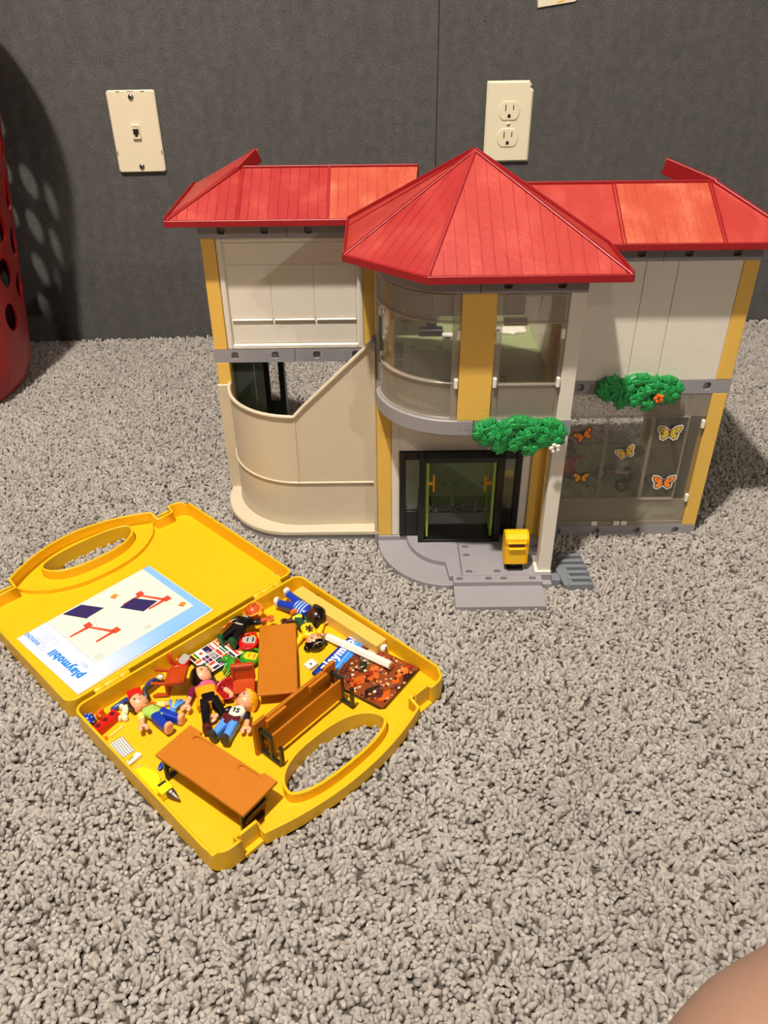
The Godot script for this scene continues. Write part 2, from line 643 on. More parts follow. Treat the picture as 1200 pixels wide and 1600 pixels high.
func room() -> void:
	var mb := MB.new()
	mb.bx(-2.6, 4.6, -.06, 0.0, -1.8, 4.6, 0)
	structure(mb, "floor", M.floor_backing)
	mb = MB.new()
	mb.bx(-2.6, 4.6, CEIL, CEIL + .08, -1.8, 4.6, 0)
	structure(mb, "ceiling", M.ceiling_white)
	# the back wall: backing and two lengths of ribbed carpet that meet in a seam
	var wt := Transform3D(Basis(Vector3.UP, WALL_TURN), Vector3(0, 0, WALL_Z))
	mb = MB.new()
	mb.bx(-2.7, 4.7, 0, CEIL, -.14, -.004, 0)
	var wb := structure(mb, "wall_back", M.floor_backing)
	wb.transform = wt
	mb = MB.new()
	mb.bx(-2.7, .0876, .002, CEIL, -.004, 0, .0008)
	var pa := structure(mb, "carpet_panel", M.wall_carpet, wb)
	mb = MB.new()
	mb.bx(.0884, 4.7, .002, CEIL, -.004, 0, .0008)
	structure(mb, "carpet_panel", M.wall_carpet, wb)
	for k in [["wall_left", Vector3(-2.66, CEIL / 2, 1.4), Vector3(.12, CEIL, 6.4)], ["wall_right", Vector3(4.66, CEIL / 2, 1.4), Vector3(.12, CEIL, 6.4)], ["wall_front", Vector3(1, CEIL / 2, 4.66), Vector3(7.4, CEIL, .12)]]:
		mb = MB.new()
		mb.box(k[1], k[2], 0)
		structure(mb, k[0], M.wall_carpet)
	wall_things(wt)

func wall_things(wt: Transform3D) -> void:
	# telephone jack plate
	var W := .0715; var H := .1145
	var t := thing("phone_plate", "cream wall plate with a single telephone jack between two steel screws", "wall plate", Transform3D(wt.basis, wall_point(-.3695, .2768)))
	var mb := MB.new()
	mb.prism(rr(W, H, .004, 4, Vector2(0, H / 2)), 0, .0052, "z", .0016, -1)
	put(mb, "plate", M.wall_plate, t)
	mb = MB.new()
	mb.bx(-.0062, .0062, .048, .0675, .005, .0085, .0006)
	mb.bx(-.0045, .0045, .0655, .0685, .005, .0092, .0005)
	put(mb, "jack", M.wall_plate, t)
	mb = MB.new()
	mb.bx(-.0042, .0042, .0545, .0625, .0075, .0089, .0002)
	mb.bx(-.0022, .0022, .0515, .056, .0075, .0089, .0002)
	put(mb, "socket_hole", M.dark_hole, t)
	for y in [.0085, .1055]:
		mb = MB.new()
		mb.xf = Transform3D(Basis(Vector3.RIGHT, PI / 2), Vector3(0, y, .005))
		mb.lathe([Vector2(.0042, 0), Vector2(.0042, .0008), Vector2(.003, .0022), Vector2(0, .0027)], 16)
		var sc := put(mb, "screw", M.steel, t, "round steel screw head")
		mb = MB.new()
		mb.xf = Transform3D(Basis(Vector3.BACK, .6), Vector3(0, y, .0075))
		mb.box(Vector3(), Vector3(.006, .0008, .0009), 0)
		put(mb, "slot", M.dark_hole, sc)
	for x in [[-.018, .1125, .005, .0012], [.018, .1125, .005, .0012], [0, .1128, .009, .0008], [-.0335, .028, .0012, .006], [.0335, .028, .0012, .006]]:
		mb = MB.new()
		mb.box(Vector3(x[0], x[1], .0045), Vector3(x[2], x[3], .0016), 0)
		put(mb, "notch", M.dark_hole, t)
	# duplex outlet, its upper right corner broken off
	t = thing("outlet_plate", "ivory duplex outlet cover with its upper right corner chipped off", "outlet", Transform3D(wt.basis, wall_point(.1985, .2808)))
	mb = MB.new()
	var w := .0358; var h := .1143
	mb.prism(pv([-w, 0, w, 0, w, h - .0135, w - .0042, h - .010, w - .0035, h - .006, w - .0075, h, -w, h]), 0, .0058, "z", .0028)
	put(mb, "cover", M.wall_plate_pale, t)
	for y in [.0355, .0735]:
		mb = MB.new()
		var p := PackedVector2Array()
		for i in 28:
			var a := TAU * i / 28
			p.append(Vector2(cos(a) * .0165, clampf(sin(a) * .0165, -.0132, .0132) + y))
		mb.prism(p, .004, .0072, "z", .0007)
		var rc := put(mb, "receptacle", M.wall_plate_pale, t)
		for s in [[-.0058, .0042, .0014, .0088], [.0062, .0045, .0014, .0072]]:
			mb = MB.new()
			mb.box(Vector3(s[0], y + s[1], .0066), Vector3(s[2], s[3], .0016), 0)
			put(mb, "slot", M.dark_hole, rc)
		mb = MB.new()
		mb.prism(pv([-.0024, y - .0098, .0024, y - .0098, .0024, y - .0065, .0013, y - .0046, -.0013, y - .0046, -.0024, y - .0065]), .0058, .0074, "z")
		put(mb, "ground_hole", M.dark_hole, rc)
	mb = MB.new()
	mb.xf = Transform3D(Basis(Vector3.RIGHT, PI / 2), Vector3(0, .0545, .0055))
	mb.lathe([Vector2(.0032, 0), Vector2(.0030, .0010), Vector2(0, .0016)], 14)
	var s1 := put(mb, "screw", M.wall_plate_pale, t)
	mb = MB.new()
	mb.xf = Transform3D(Basis(Vector3.BACK, .5), Vector3(0, .0545, .0070))
	mb.box(Vector3(), Vector3(.005, .0007, .0008), 0)
	put(mb, "slot", M.dark_hole, s1)
	# the foot of a card fixed higher up, cut by the frame
	t = thing("wall_card", "cream card stuck to the wall at the top of the view, tilted", "card", Transform3D(wt.basis * Basis(Vector3.BACK, .13), wall_point(.2305, .4876)))
	mb = MB.new()
	mb.prism(pv([0, 0, .053, 0, .056, .001, .0575, .004, .0575, .075, 0, .075]), 0, .0022, "z", .0006)
	put(mb, "card_sheet", M.wall_plate_pale, t)
	mb = MB.new()
	mb.prism(pv([.026, .0025, .033, .0018, .040, .003, .036, .0046, .029, .0042]), .0021, .0023, "z")
	put(mb, "stain", M.butter, t)
	mb = MB.new()
	mb.prism(disc(.0012, 8), -.001, .0004, "z")
	var hole := put(mb, "nail_hole", M.dark_hole, self, "tiny dark nail hole in the grey wall left above the outlet", "hole")
	hole.transform = Transform3D(wt.basis, wall_point(.1549, .4722))

# ------------------------------------------------------------------ carpet pile
func tuft_mesh(k: int) -> ArrayMesh:
	var r := RandomNumberGenerator.new()
	r.seed = 100 + k
	var pts := []; var rad := []
	var bend := r.randf_range(.2, 2.3); var side := r.randf_range(-2.2, 2.2)
	var p := Vector3(0, -.0015, 0); var a := r.randf_range(.1, .35); var b := 0.0
	var n := 6
	var len_ := r.randf_range(.0078, .0100)
	for i in n:
		pts.append(p)
		rad.append([.0012, .0017, .0019, .0020, .0019, .0012][i])
		p += Vector3(sin(a) * cos(b), cos(a), sin(a) * sin(b)) * len_ / (n - 1)
		a += bend / (n - 1) * (.5 + 1.2 * i / n)
		b += side / (n - 1)
	var mb := MB.new()
	mb.tube(pts, rad, 6)
	return mb.mesh()

func pile(holes: Array) -> void:
	var kinds := 10
	var lean := FastNoiseLite.new(); lean.seed = 21; lean.frequency = 5.0
	var dirn := FastNoiseLite.new(); dirn.seed = 22; dirn.frequency = 2.2
	var tone := FastNoiseLite.new(); tone.seed = 23; tone.frequency = 9.0
	var clump := FastNoiseLite.new(); clump.seed = 24; clump.frequency = 55.0
	var swirl := FastNoiseLite.new(); swirl.seed = 25; swirl.frequency = 34.0
	var boxes := []
	for h in holes:
		var rc := Rect2(h[0], Vector2())
		for q in h:
			rc = rc.expand(q)
		boxes.append(rc)
	var at := []; var tint := []
	for k in kinds:
		at.append([]); tint.append(PackedColorArray())
	for zone in [[-.66, .66, -1.41, -.12, .0034, 1.0], [-1.15, 1.15, -1.44, .35, .0062, 1.55]]:
		var st: float = zone[4]
		var nx := int((zone[1] - zone[0]) / st); var nz := int((zone[3] - zone[2]) / (st * .9))
		for j in nz:
			for i in nx:
				var x: float = zone[0] + (i + rng.randf_range(-.45, .45) + (.5 if j % 2 else 0.0)) * st
				var z: float = zone[2] + (j + rng.randf_range(-.45, .45)) * st * .9
				if zone[5] > 1.2 and x > -.66 and x < .66 and z > -1.41 and z < -.12:
					continue
				if z < WALL_Z - x * sin(WALL_TURN) + .003:
					continue
				var p := Vector2(x, z)
				var skip := false
				for h in holes.size():
					if boxes[h].has_point(p) and Geometry2D.is_point_in_polygon(p, holes[h]):
						skip = true
						break
				if skip:
					continue
				var cl := clump.get_noise_2d(x, z)
				var k := rng.randi() % kinds
				var sc: float = zone[5] * rng.randf_range(.82, 1.2)
				var yaw := dirn.get_noise_2d(x, z) * 2.5 + swirl.get_noise_2d(x, z) * 7.0 + rng.randf_range(-1.1, 1.1)
				var b := Basis(Vector3.UP, yaw) * Basis(Vector3.BACK, -rng.randf_range(-.35, .45) - lean.get_noise_2d(x, z) * .35)
				b = b.scaled(Vector3(sc, sc * (rng.randf_range(.72, 1.02) + cl * .22), sc))
				at[k].append(Transform3D(b, Vector3(x, -.0005, z)))
				var v := rng.randf_range(.84, 1.12) + tone.get_noise_2d(x, z) * .09 + cl * .10
				var c := Color(.366, .338, .302) * v
				if rng.randf() < .12:
					c = c.lerp(Color(.47, .44, .40), .6)
				tint[k].append(c)
	var root := Node3D.new()
	root.name = "carpet_pile"
	add_child(root)
	tag(root, "pale grey shaggy carpet pile covering the whole floor", "carpet")
	root.set_meta("kind", "stuff")
	for k in kinds:
		var mm := MultiMesh.new()
		mm.transform_format = MultiMesh.TRANSFORM_3D
		mm.use_colors = true
		mm.mesh = tuft_mesh(k)
		mm.instance_count = at[k].size()
		for i in at[k].size():
			mm.set_instance_transform(i, at[k][i])
			mm.set_instance_color(i, tint[k][i])
		var o := MultiMeshInstance3D.new()
		o.name = "tufts"
		o.multimesh = mm
		o.material_override = M.tuft_yarn
		o.set_meta("kind", "stuff")
		root.add_child(o, true)

# ------------------------------------------------------------------ the schoolhouse
const HB := Vector3(.08, 0, -.80)
const Y0 := .016
const Y1 := .1799
const Y2 := .1951
const Y3 := .3156
const Y4 := .3308
const ZL := -.8458
const ZR := -.7557
const ZT := -.6733
const ZB := -.940
const TC := Vector2(.0696, -.746)   # centre of the tower's quarter round

func hm() -> MB:
	var mb := MB.new()
	mb.xf = Transform3D(Basis(), -HB)
	return mb

func block(house: Node, called: String, m: Material, x0: float, x1: float, y0: float, y1: float, z0: float, z1: float, label := "", bevel := .0006) -> MeshInstance3D:
	var mb := hm()
	mb.bx(x0, x1, y0, y1, z0, z1, bevel)
	return put(mb, called, m, house, label)

func arc(cx: float, cz: float, rx: float, rz: float, a0: float, a1: float, n: int) -> PackedVector2Array:
	var p := PackedVector2Array()
	for i in n + 1:
		var a := lerpf(a0, a1, float(i) / n)
		p.append(Vector2(cx + cos(a) * rx, cz + sin(a) * rz))
	return p

# a floor plate with pockets in its top: rows = [z, [x...]]
func plate(mb: MB, x0: float, x1: float, y0: float, y1: float, zb: float, zf: float, rows: Array) -> void:
	var z := zb
	var strips := []
	for r in rows:
		if r[0] - .005 > z + .0001:
			strips.append([z, r[0] - .005, []])
		strips.append([maxf(z, r[0] - .005), r[0] + .005, r[1]])
		z = r[0] + .005
	strips.append([z, zf, []])
	for s in strips:
		var hs := []
		for x in s[2]:
			hs.append(Vector2(x - x0, (s[1] - s[0]) / 2))
		mb.holed(Transform3D(Basis(Vector3.RIGHT, Vector3.FORWARD, Vector3.UP), Vector3(x0, y1, s[1])), x1 - x0, s[1] - s[0], hs, .0035, .0024, .0035)
	mb.face([Vector3(x0, y0, zb), Vector3(x1, y0, zb), Vector3(x1, y0, zf), Vector3(x0, y0, zf)], Vector3.DOWN)
	mb.face([Vector3(x0, y0, zf), Vector3(x1, y0, zf), Vector3(x1, y1, zf), Vector3(x0, y1, zf)], Vector3.BACK)
	mb.face([Vector3(x0, y0, zb), Vector3(x1, y0, zb), Vector3(x1, y1, zb), Vector3(x0, y1, zb)], Vector3.FORWARD)
	mb.face([Vector3(x0, y0, zb), Vector3(x0, y0, zf), Vector3(x0, y1, zf), Vector3(x0, y1, zb)], Vector3.LEFT)
	mb.face([Vector3(x1, y0, zb), Vector3(x1, y0, zf), Vector3(x1, y1, zf), Vector3(x1, y1, zb)], Vector3.RIGHT)

# a curved band in plan: outer and inner ellipse round TC, between two heights
func curved(mb: MB, r0: float, r1: float, y0: float, y1: float, bevel := 0.0, a0 := PI, a1 := PI / 2, n := 22) -> void:
	var o := arc(TC.x, TC.y, .0756 + r1, .0727 + r1, a0, a1, n)
	var q := arc(TC.x, TC.y, .0756 + r0, .0727 + r0, a0, a1, n)
	q.reverse()
	o.append_array(q)
	mb.prism(o, y0, y1, "y", bevel)

func slope(house: Node, called: String, poly: Array, bottom: Array, m: Material, board: float, label := "", off := 0.0) -> void:
	# poly: corners of a flat roof field; bottom: two of them along the eave
	var ex: Vector3 = (bottom[1] - bottom[0]).normalized()
	var n := Vector3()
	for i in poly.size():
		n += poly[i].cross(poly[(i + 1) % poly.size()])
	n = n.normalized()
	if n.y < 0:
		n = -n
	var ey := n.cross(ex).normalized()
	var o: Vector3 = bottom[0]
	var f := PackedVector2Array()
	for q in poly:
		f.append(Vector2((q - o).dot(ex), (q - o).dot(ey)))
	if Geometry2D.is_polygon_clockwise(f):
		f.reverse()
	var fr := Transform3D(Basis(ex, ey, n), o)
	var mb := hm()
	mb.xf = mb.xf * fr
	mb.prism(f, -.0024, 0, "z")
	var base := put(mb, called, m, house, label)
	if board <= 0.0:
		return
	var lo := 1e9; var hi := -1e9
	for q in f:
		lo = minf(lo, q.x); hi = maxf(hi, q.x)
	var x := lo + off
	while x < hi:
		var strip := pv([x + .00025, -1, x + board, -1, x + board, 1, x + .00025, 1])
		var inner := MB.inset(f, .0012)
		for c in Geometry2D.intersect_polygons(inner, strip):
			if Geometry2D.is_polygon_clockwise(c):
				c.reverse()
			var area := 0.0
			for i in c.size():
				area += c[i].cross(c[(i + 1) % c.size()])
			if area < 2e-5:
				continue
			mb = hm()
			mb.xf = mb.xf * fr
			mb.prism(c, -.0002, .0005, "z", .00035)
			put(mb, "roof_board", m, base)
		x += board

func door_frame(house: Node, cx: float, zf: float, top: float, label: String, low := .0487) -> MeshInstance3D:
	# black portal: thin outer frame with two side lights, and a deeper frame in the middle
	var mb := hm()
	var w := .0645; var zb := zf - .006
	for s in [-1.0, 1.0]:
		var a: float = cx + s * w; var b: float = cx + s * .0582; var c: float = cx + s * .0448; var d: float = cx + s * .038
		mb.bx(minf(a, b), maxf(a, b), Y0, top, zb, zf)
		mb.bx(minf(b, c), maxf(b, c), Y0, low, zb, zf - .0008)
		mb.bx(minf(b, c), maxf(b, c), top - .0095, top, zb, zf - .0008)
		mb.bx(minf(c, d), maxf(c, d), Y0 - .0008, top - .0002, zb, zf + .012)
	mb.bx(cx - .038, cx + .038, top - .0062, top, zb, zf)
	mb.bx(cx - .038, cx + .038, top - .0062, top - .0002, zb, zf + .012)
	mb.bx(cx - .0435, cx + .0435, Y0 - .0008, Y0 + .0035, zb - .012, zf + .012)
	var f := put(mb, "door_frame", M.frame_black, house, label)
	for s in [-1.0, 1.0]:
		mb = hm()
		mb.box(Vector3(cx + s * .0515, (low + top - .0095) / 2, zf - .0035), Vector3(.0134, top - .0095 - low, .0012), 0)
		put(mb, "side_light", M.glass, f)
	return f

func butterfly(w: Node, at: Vector2, turn: float, s: float, wing: Color, rim: Color, white: bool) -> void:
	var mb := hm()
	mb.tint = true
	mb.xf = mb.xf * Transform3D(Basis(Vector3.BACK, turn).scaled(Vector3(s, s, s)), Vector3(at.x, at.y, ZR + .0006))
	var wings := func(g: float) -> Array:
		var out := []
		for m in [-1.0, 1.0]:
			var up := pv([.0, -.0006, .0012, .0022, .0050, .0050, .0086, .0056, .0092, .0040, .0078, .0006, .0046, -.0012, .0010, -.0012])
			var lo := pv([.0, .0002, .0042, -.0004, .0068, -.0022, .0064, -.0050, .0042, -.0062, .0018, -.0044, .0, -.0020])
			for p in [up, lo]:
				var q := PackedVector2Array()
				for v in p:
					q.append(Vector2(v.x * m, v.y))
				if Geometry2D.is_polygon_clockwise(q):
					q.reverse()
				out.append(MB.inset(q, -g))
		return out
	if white:
		mb.col = Color(.86, .82, .72)
		for p in wings.call(.0012):
			mb.prism(p, 0, .00012 / s, "z")
	mb.col = rim
	for p in wings.call(.0003):
		mb.prism(p, 0, .00018 / s, "z")
	mb.col = wing
	for p in wings.call(-.0004):
		mb.prism(p, 0, .00024 / s, "z")
	mb.col = rim
	mb.prism(pv([-.0004, .003, .0004, .003, .0005, -.003, -.0005, -.003]), 0, .0003 / s, "z")
	for m in [-1.0, 1.0]:
		mb.prism(pv([.0002 * m, .0024, .0006 * m, .0024, .0026 * m, .0052, .0021 * m, .0054]), 0, .00028 / s, "z")
		mb.prism(disc(.0007, 8, Vector2(.0052 * m, .0022)), 0, .0003 / s, "z")
	put(mb, "butterfly_sticker", M.sticker, w)

func bush(house: Node, c: Vector3, hw: float, hh: float, flower: Vector2, petal: Material, label: String, fl_label: String) -> void:
	# moulded hanging foliage: a lumpy body under overlapping leaves
	var mb := hm()
	var lobes := [[-.66, .10, .34, .52], [0.0, .22, .40, .56], [.62, .12, .36, .52], [-.30, -.42, .30, .42], [.30, -.36, .34, .46], [-.80, -.20, .20, .34], [.82, -.22, .18, .34]]
	for l in lobes:
		mb.ball(c + Vector3(l[0] * hw, l[1] * hh, -.002), Vector3(l[2] * hw, l[3] * hh, .0085), 14, 8)
	var b := put(mb, "bush", M.leaf_dark, house, label)
	var r := RandomNumberGenerator.new()
	r.seed = 77
	var leaf := MB.new()
	var rings := []
	for k in [[0.0, .0006], [.18, .0016], [.45, .0023], [.75, .0017], [1.0, .0003]]:
		var ring := PackedVector3Array()
		var y: float = k[0] * .0078
		var bow: float = sin(k[0] * PI) * .0009
		for q in [[-1.0, 0.0], [-.5, .0004], [0.0, -.0001], [.5, .0004], [1.0, 0.0], [0.0, -.0008]]:
			ring.append(Vector3(q[0] * k[1], y, bow + q[1]))
		rings.append(ring)
	leaf.loft(rings, 0)
	var first: MeshInstance3D
	# rosettes: centre (in half sizes), forward reach, leaves, spread
	var ros := [[-.74, .46, 9], [-.40, .50, 8], [-.04, .66, 10], [.30, .50, 8], [.64, .50, 9], [-.80, -.22, 8], [-.44, -.62, 9], [.08, .02, 10], [.24, -.70, 9], [.56, -.28, 9], [.88, .06, 8], [-.34, .10, 9], [.36, .24, 8], [-.90, .14, 8], [-.08, -.40, 8], [.80, -.36, 7], [-.60, .08, 8], [.66, .14, 8], [-.52, -.20, 8]]
	for q in ros:
		for i in q[2]:
			var a: float = TAU * i / q[2] + r.randf_range(-.2, .2)
			var fall := Vector2(q[0], q[1])
			var zz := .0100 * sqrt(maxf(.05, 1.0 - fall.x * fall.x * .55 - fall.y * fall.y * .5)) - .0006
			var tilt := r.randf_range(.16, .40)
			var basis := Basis(Vector3.BACK, a) * Basis(Vector3.RIGHT, -tilt)
			basis = basis.scaled(Vector3.ONE * r.randf_range(1.1, 1.4))
			var at := Transform3D(basis, c - HB + Vector3(q[0] * hw * .92, q[1] * hh * .92, zz + r.randf_range(0, .0022)))
			if first == null:
				first = put(leaf, "leaf", M.leaf_green, b)
				first.transform = at
			else:
				again(first, b, at)
	mb = hm()
	mb.xf = mb.xf * Transform3D(Basis(), Vector3(flower.x, flower.y, c.z + .0115))
	for i in 5:
		var k := mb.xf
		mb.xf = mb.xf * Transform3D(Basis(Vector3.BACK, TAU * i / 5 + .3), Vector3())
		mb.ball(Vector3(0, .0032, 0), Vector3(.0023, .0024, .0010), 10, 6)
		mb.xf = k
	put(mb, "flower", petal, b, fl_label)
	mb = hm()
	mb.ball(Vector3(flower.x, flower.y, c.z + .0123), Vector3(.0012, .0012, .0010), 8, 6)
	put(mb, "flower_centre", M.grey_dark, b)

func clip(w: Node, x: float, y: float, z: float) -> void:
	var mb := hm()
	mb.box(Vector3(x, y, z), Vector3(.0034, .0092, .0042), .0006)
	put(mb, "clip", M.white, w)

func schoolhouse() -> void:
	var h := thing("toy_schoolhouse", "two-storey toy schoolhouse with red hipped roofs and yellow corner columns", "toy house", Transform3D(Basis(), HB))
	var mb: MB
	var o: MeshInstance3D
	# ---- base plates
	mb = hm()
	plate(mb, .1745, .352, .0015, Y0, ZB, ZR - .0066, [[-.917, [.205, .2335, .268, .296, .329]], [-.84, [.25, .315]]])
	put(mb, "base_plate", M.floor_green, h)
	mb = hm()
	mb.beam(.1745, .352, .0015, Y0, ZR + .0006, ZR - .0066, [.1964, .2402, .2862, .3301])
	put(mb, "base_rim", M.grey_plastic, h)
	mb = hm()
	plate(mb, -.0105, .1740, .0015, Y0, ZB, -.8210, [[-.9, [.05, .11]], [-.8495, [.045, .0742, .0891, .1181]]])
	put(mb, "base_plate", M.floor_green, h)
	mb = hm()
	plate(mb, -.0105, .1740, .0015, Y0, -.7855, -.745, [[-.7622, [.0742, .0887, .1172]]])
	put(mb, "base_plate", M.grey_plastic, h)
	block(h, "base_rim", M.grey_plastic, -.0064, .0270, .0015, Y0 - .0002, -.7452, -.7410)
	mb = hm()
	plate(mb, -.186, -.011, .0015, Y0, ZB, ZL, [])
	put(mb, "base_plate", M.floor_green, h)
	# ---- porch: two slabs that meet in a joint, a sunken curved ledge, a loose step
	mb = hm()
	plate(mb, .0812, .1740, .0015, Y0, -.745, -.6685, [[-.7192, [.0886, .1634]], [-.7041, [.0886, .1617]], [-.6754, [.0887, .1183]]])
	put(mb, "porch_slab", M.grey_plastic, h)
	mb = hm()
	var p := arc(TC.x, -.743, .0445, .050, PI, PI / 2, 14)
	p.append(Vector2(.0675, -.6685)); p.append(Vector2(.0806, -.6685)); p.append(Vector2(.0806, -.745)); p.append(Vector2(.0251, -.745))
	p.remove_at(14)
	mb.prism(p, .0015, Y0, "y", .0005)
	put(mb, "porch_slab", M.grey_plastic, h)
	mb = hm()
	p = arc(TC.x, -.743, .0765, .0825, PI, PI / 2 + .02, 20)
	var q := arc(TC.x, -.743, .0440, .0495, PI, PI / 2 + .02, 20)
	q.reverse()
	p.append_array(q)
	mb.prism(p, .0015, .0098, "y", .0006)
	put(mb, "curved_ledge", M.grey_plastic, h)
	mb = hm()
	mb.bx(.0665, .1740, .0015, .0095, -.6685, -.6610)
	put(mb, "porch_foot", M.grey_plastic, h)
	mb = hm()
	var hs := []
	for x in [.0777, .1076, .1235, .1533]:
		hs.append(x)
	plate(mb, .0711, .1628, .008, Y0 + .0003, -.6678, -.6567, [[-.6632, hs]])
	mb.prism(pv([-.6567, .0113, -.6267, .0088, -.6267, .0008, -.6678, .0008, -.6678, .0113]), .0711, .1628, "x", .0003)
	put(mb, "front_step", M.grey_plastic, h)
	# ---- hinge lug and slotted rack at the right of the porch
	mb = hm()
	mb.bx(.1742, .1835, .002, .0125, -.676, -.664, .0008)
	mb.prism(pv([.181, -.690, .187, -.694, .194, -.690, .196, -.660, .187, -.658, .185, -.668]), .003, .0105, "y", .0008)
	put(mb, "rack_lug", M.rack_grey, h)
	var rack := block(h, "grille_rack", M.rack_grey, .188, .214, .002, .0065, -.713, -.660, "grey rack of five rounded bars")
	for i in 6:
		mb = hm()
		var z := -.7105 + i * .0098
		var s := i * .0006
		mb.prism(rr(.0285, .0125, .0052, 5, Vector2(.2005 + s, .0062)), z, z + .0048, "z", .0008)
		put(mb, "rack_bar", M.rack_grey, rack)
	# ---- left wing, upper floor
	mb = hm()
	mb.beam(-.186, -.0966, Y1, Y2, ZL, ZL - .012, [-.1627, -.1182])
	put(mb, "floor_beam", M.grey_plastic, h)
	mb = hm()
	mb.beam(-.0960, -.0068, Y1, Y2, ZL, ZL - .012, [-.0723, -.0292])
	put(mb, "floor_beam", M.grey_plastic, h)
	mb = hm()
	mb.beam(-.186, -.0957, Y3, Y4, ZL, ZL - .012, [-.162, -.1179])
	put(mb, "eave_beam", M.grey_plastic, h)
	mb = hm()
	mb.beam(-.0951, -.0068, Y3, Y4, ZL, ZL - .012, [-.0733, -.029])
	put(mb, "eave_beam", M.grey_plastic, h)
	block(h, "upper_floor", M.floor_green, -.185, -.007, Y1, Y2 - .0003, ZB, ZL - .012)
	block(h, "column", M.column_yellow, -.1844, -.1699, Y2, Y3, ZL - .0135, ZL)
	block(h, "column", M.column_yellow, -.0193, -.0071, Y2, Y3, ZL - .0135, ZL)
	block(h, "column", M.column_yellow, -.1844, -.1699, Y0, Y1, ZL - .0135, ZL)
	# wall panel with raised border, sill and three fields
	var wp := block(h, "wall_panel", M.white_plastic, -.1693, -.0197, Y2, Y3, ZL - .007, ZL - .0036, "white wall panel in a raised border")
	for b in [[-.1693, -.1632, Y2, Y3], [-.0258, -.0197, Y2, Y3], [-.1632, -.0258, Y3 - .0045, Y3], [-.1632, -.0258, Y2, Y2 + .0058]]:
		block(wp, "border", M.white_plastic, b[0], b[1], b[2], b[3], ZL - .004, ZL + .0002, "", .0012)
	for b in [[-.1618, -.1172], [-.1164, -.0716], [-.0708, -.0272]]:
		block(wp, "field", M.white_plastic, b[0], b[1], .2292, .2874, ZL - .0042, ZL - .0029, "", .0005)
		block(wp, "sill", M.white_plastic, b[0] + .0004, b[1] - .0004, .2268, .2290, ZL - .0042, ZL - .0008, "", .0007)
	block(wp, "field", M.white_plastic, -.1618, -.0272, .2880, Y3 - .0055, ZL - .0042, ZL - .0031, "", .0004)
	block(wp, "field", M.white_plastic, -.1618, -.0272, Y2 + .0064, .2262, ZL - .0042, ZL - .0028, "", .0004)
	# ---- left wing, ground floor: inside wall, rear portal, stair enclosure
	block(h, "inner_wall", M.smoke_wall, -.1842, -.1815, Y0, Y1, -.893, ZL - .0138, "dark grey inner wall seen past the stair")
	block(h, "inner_wall", M.smoke_wall, -.1842, -.1812, Y0, Y1, ZB, -.8936, "dark grey inner wall seen past the stair")
	door_frame(h, -.0825, ZB + .004, Y1 - .0005, "tall black portal open to the back", .087)
	block(h, "back_wall", M.smoke_wall, -.1812, -.1588, Y0, Y1, ZB + .0005, ZB + .0035, "dark grey back wall seen past the stair")
	block(h, "back_wall", M.smoke_wall, -.1584, -.1472, Y0, Y1, ZB + .0005, ZB + .0035, "dark grey back wall seen past the stair")
	block(h, "column", M.column_yellow, -.184, -.1705, Y2, Y3, ZB, ZB + .0135)
	block(h, "column", M.column_yellow, -.0195, -.0075, Y0, Y3, ZB, ZB + .0135)
	block(h, "side_wall", M.white_plastic, -.1842, -.1812, Y2, Y3, ZB + .014, ZL - .014)
	var rim := func(front: float, leftx: float, cxx: float) -> PackedVector2Array:
		# quarter round from the left wall plane to the straight front
		var a := arc(cxx, ZL, cxx - leftx, front - ZL, PI, PI / 2, 20)
		return a
	var wallc: PackedVector2Array = rim.call(-.7618, -.1722, -.0930)
	# enclosure wall as one bent sheet: plan curve with its own top height
	var sec := []
	var plan := PackedVector2Array(wallc)
	var tops := PackedFloat32Array()
	for i in plan.size():
		tops.append(.1550)
	for i in range(1, 9):
		plan.append(Vector2(lerpf(-.0930, -.0105, i / 8.0), -.7618))
		tops.append(lerpf(.1565, .2370, i / 8.0))
	for i in plan.size():
		var a := plan[maxi(i - 1, 0)]; var b := plan[mini(i + 1, plan.size() - 1)]
		var d := (b - a).normalized(); var nrm := Vector2(-d.y, d.x) * -.0022
		var s := plan[i]
		sec.append(PackedVector3Array([Vector3(s.x, Y0, s.y), Vector3(s.x, tops[i], s.y), Vector3(s.x + nrm.x, tops[i], s.y + nrm.y), Vector3(s.x + nrm.x, Y0, s.y + nrm.y)]))
	mb = hm()
	mb.loft(sec, 2)
	var sw := put(mb, "stair_wall", M.cream_plastic, h, "cream curved stair enclosure with a sloping top")
	var rail := []; var mid := []
	for i in plan.size():
		rail.append(Vector3(plan[i].x, tops[i], plan[i].y + .0004))
		var out := (plan[i] - Vector2(-.093, ZL)).normalized() * .0006 if i < 21 else Vector2(0, .0006)
		mid.append(Vector3(plan[i].x + out.x, .0742, plan[i].y + out.y))
	mb = hm(); mb.tube(rail, [.0022], 10)
	put(mb, "hand_rail", M.cream_plastic, sw)
	mb = hm(); mb.tube(mid, [.0012], 8)
	put(mb, "moulding", M.cream_plastic, sw)
	mb = hm(); mb.bx(-.0938, -.0920, .0742, .155, -.7625, -.7608, .0004)
	put(mb, "seam_strip", M.cream_plastic, sw)
	block(sw, "end_post", M.cream_plastic, -.0107, -.0067, Y0, .2405, -.768, -.7478, "", .0008)
	block(sw, "side_strip", M.cream_plastic, -.1862, -.1716, Y0, .1535, ZL - .002, ZL + .0012, "", .0006)
	mb = hm(); mb.bx(-.0110, -.0064, .2330, .2420, -.7680, -.7474, .0006)
	put(mb, "post_cap", M.grey_plastic, sw)
	var fo: PackedVector2Array = arc(-.108, -.832, .0770, .0837, PI + .35, PI / 2, 20)
	fo.append(Vector2(-.0067, -.7480)); fo.append(Vector2(-.0067, -.7640))
	var fi := PackedVector2Array(wallc)
	fi.reverse()
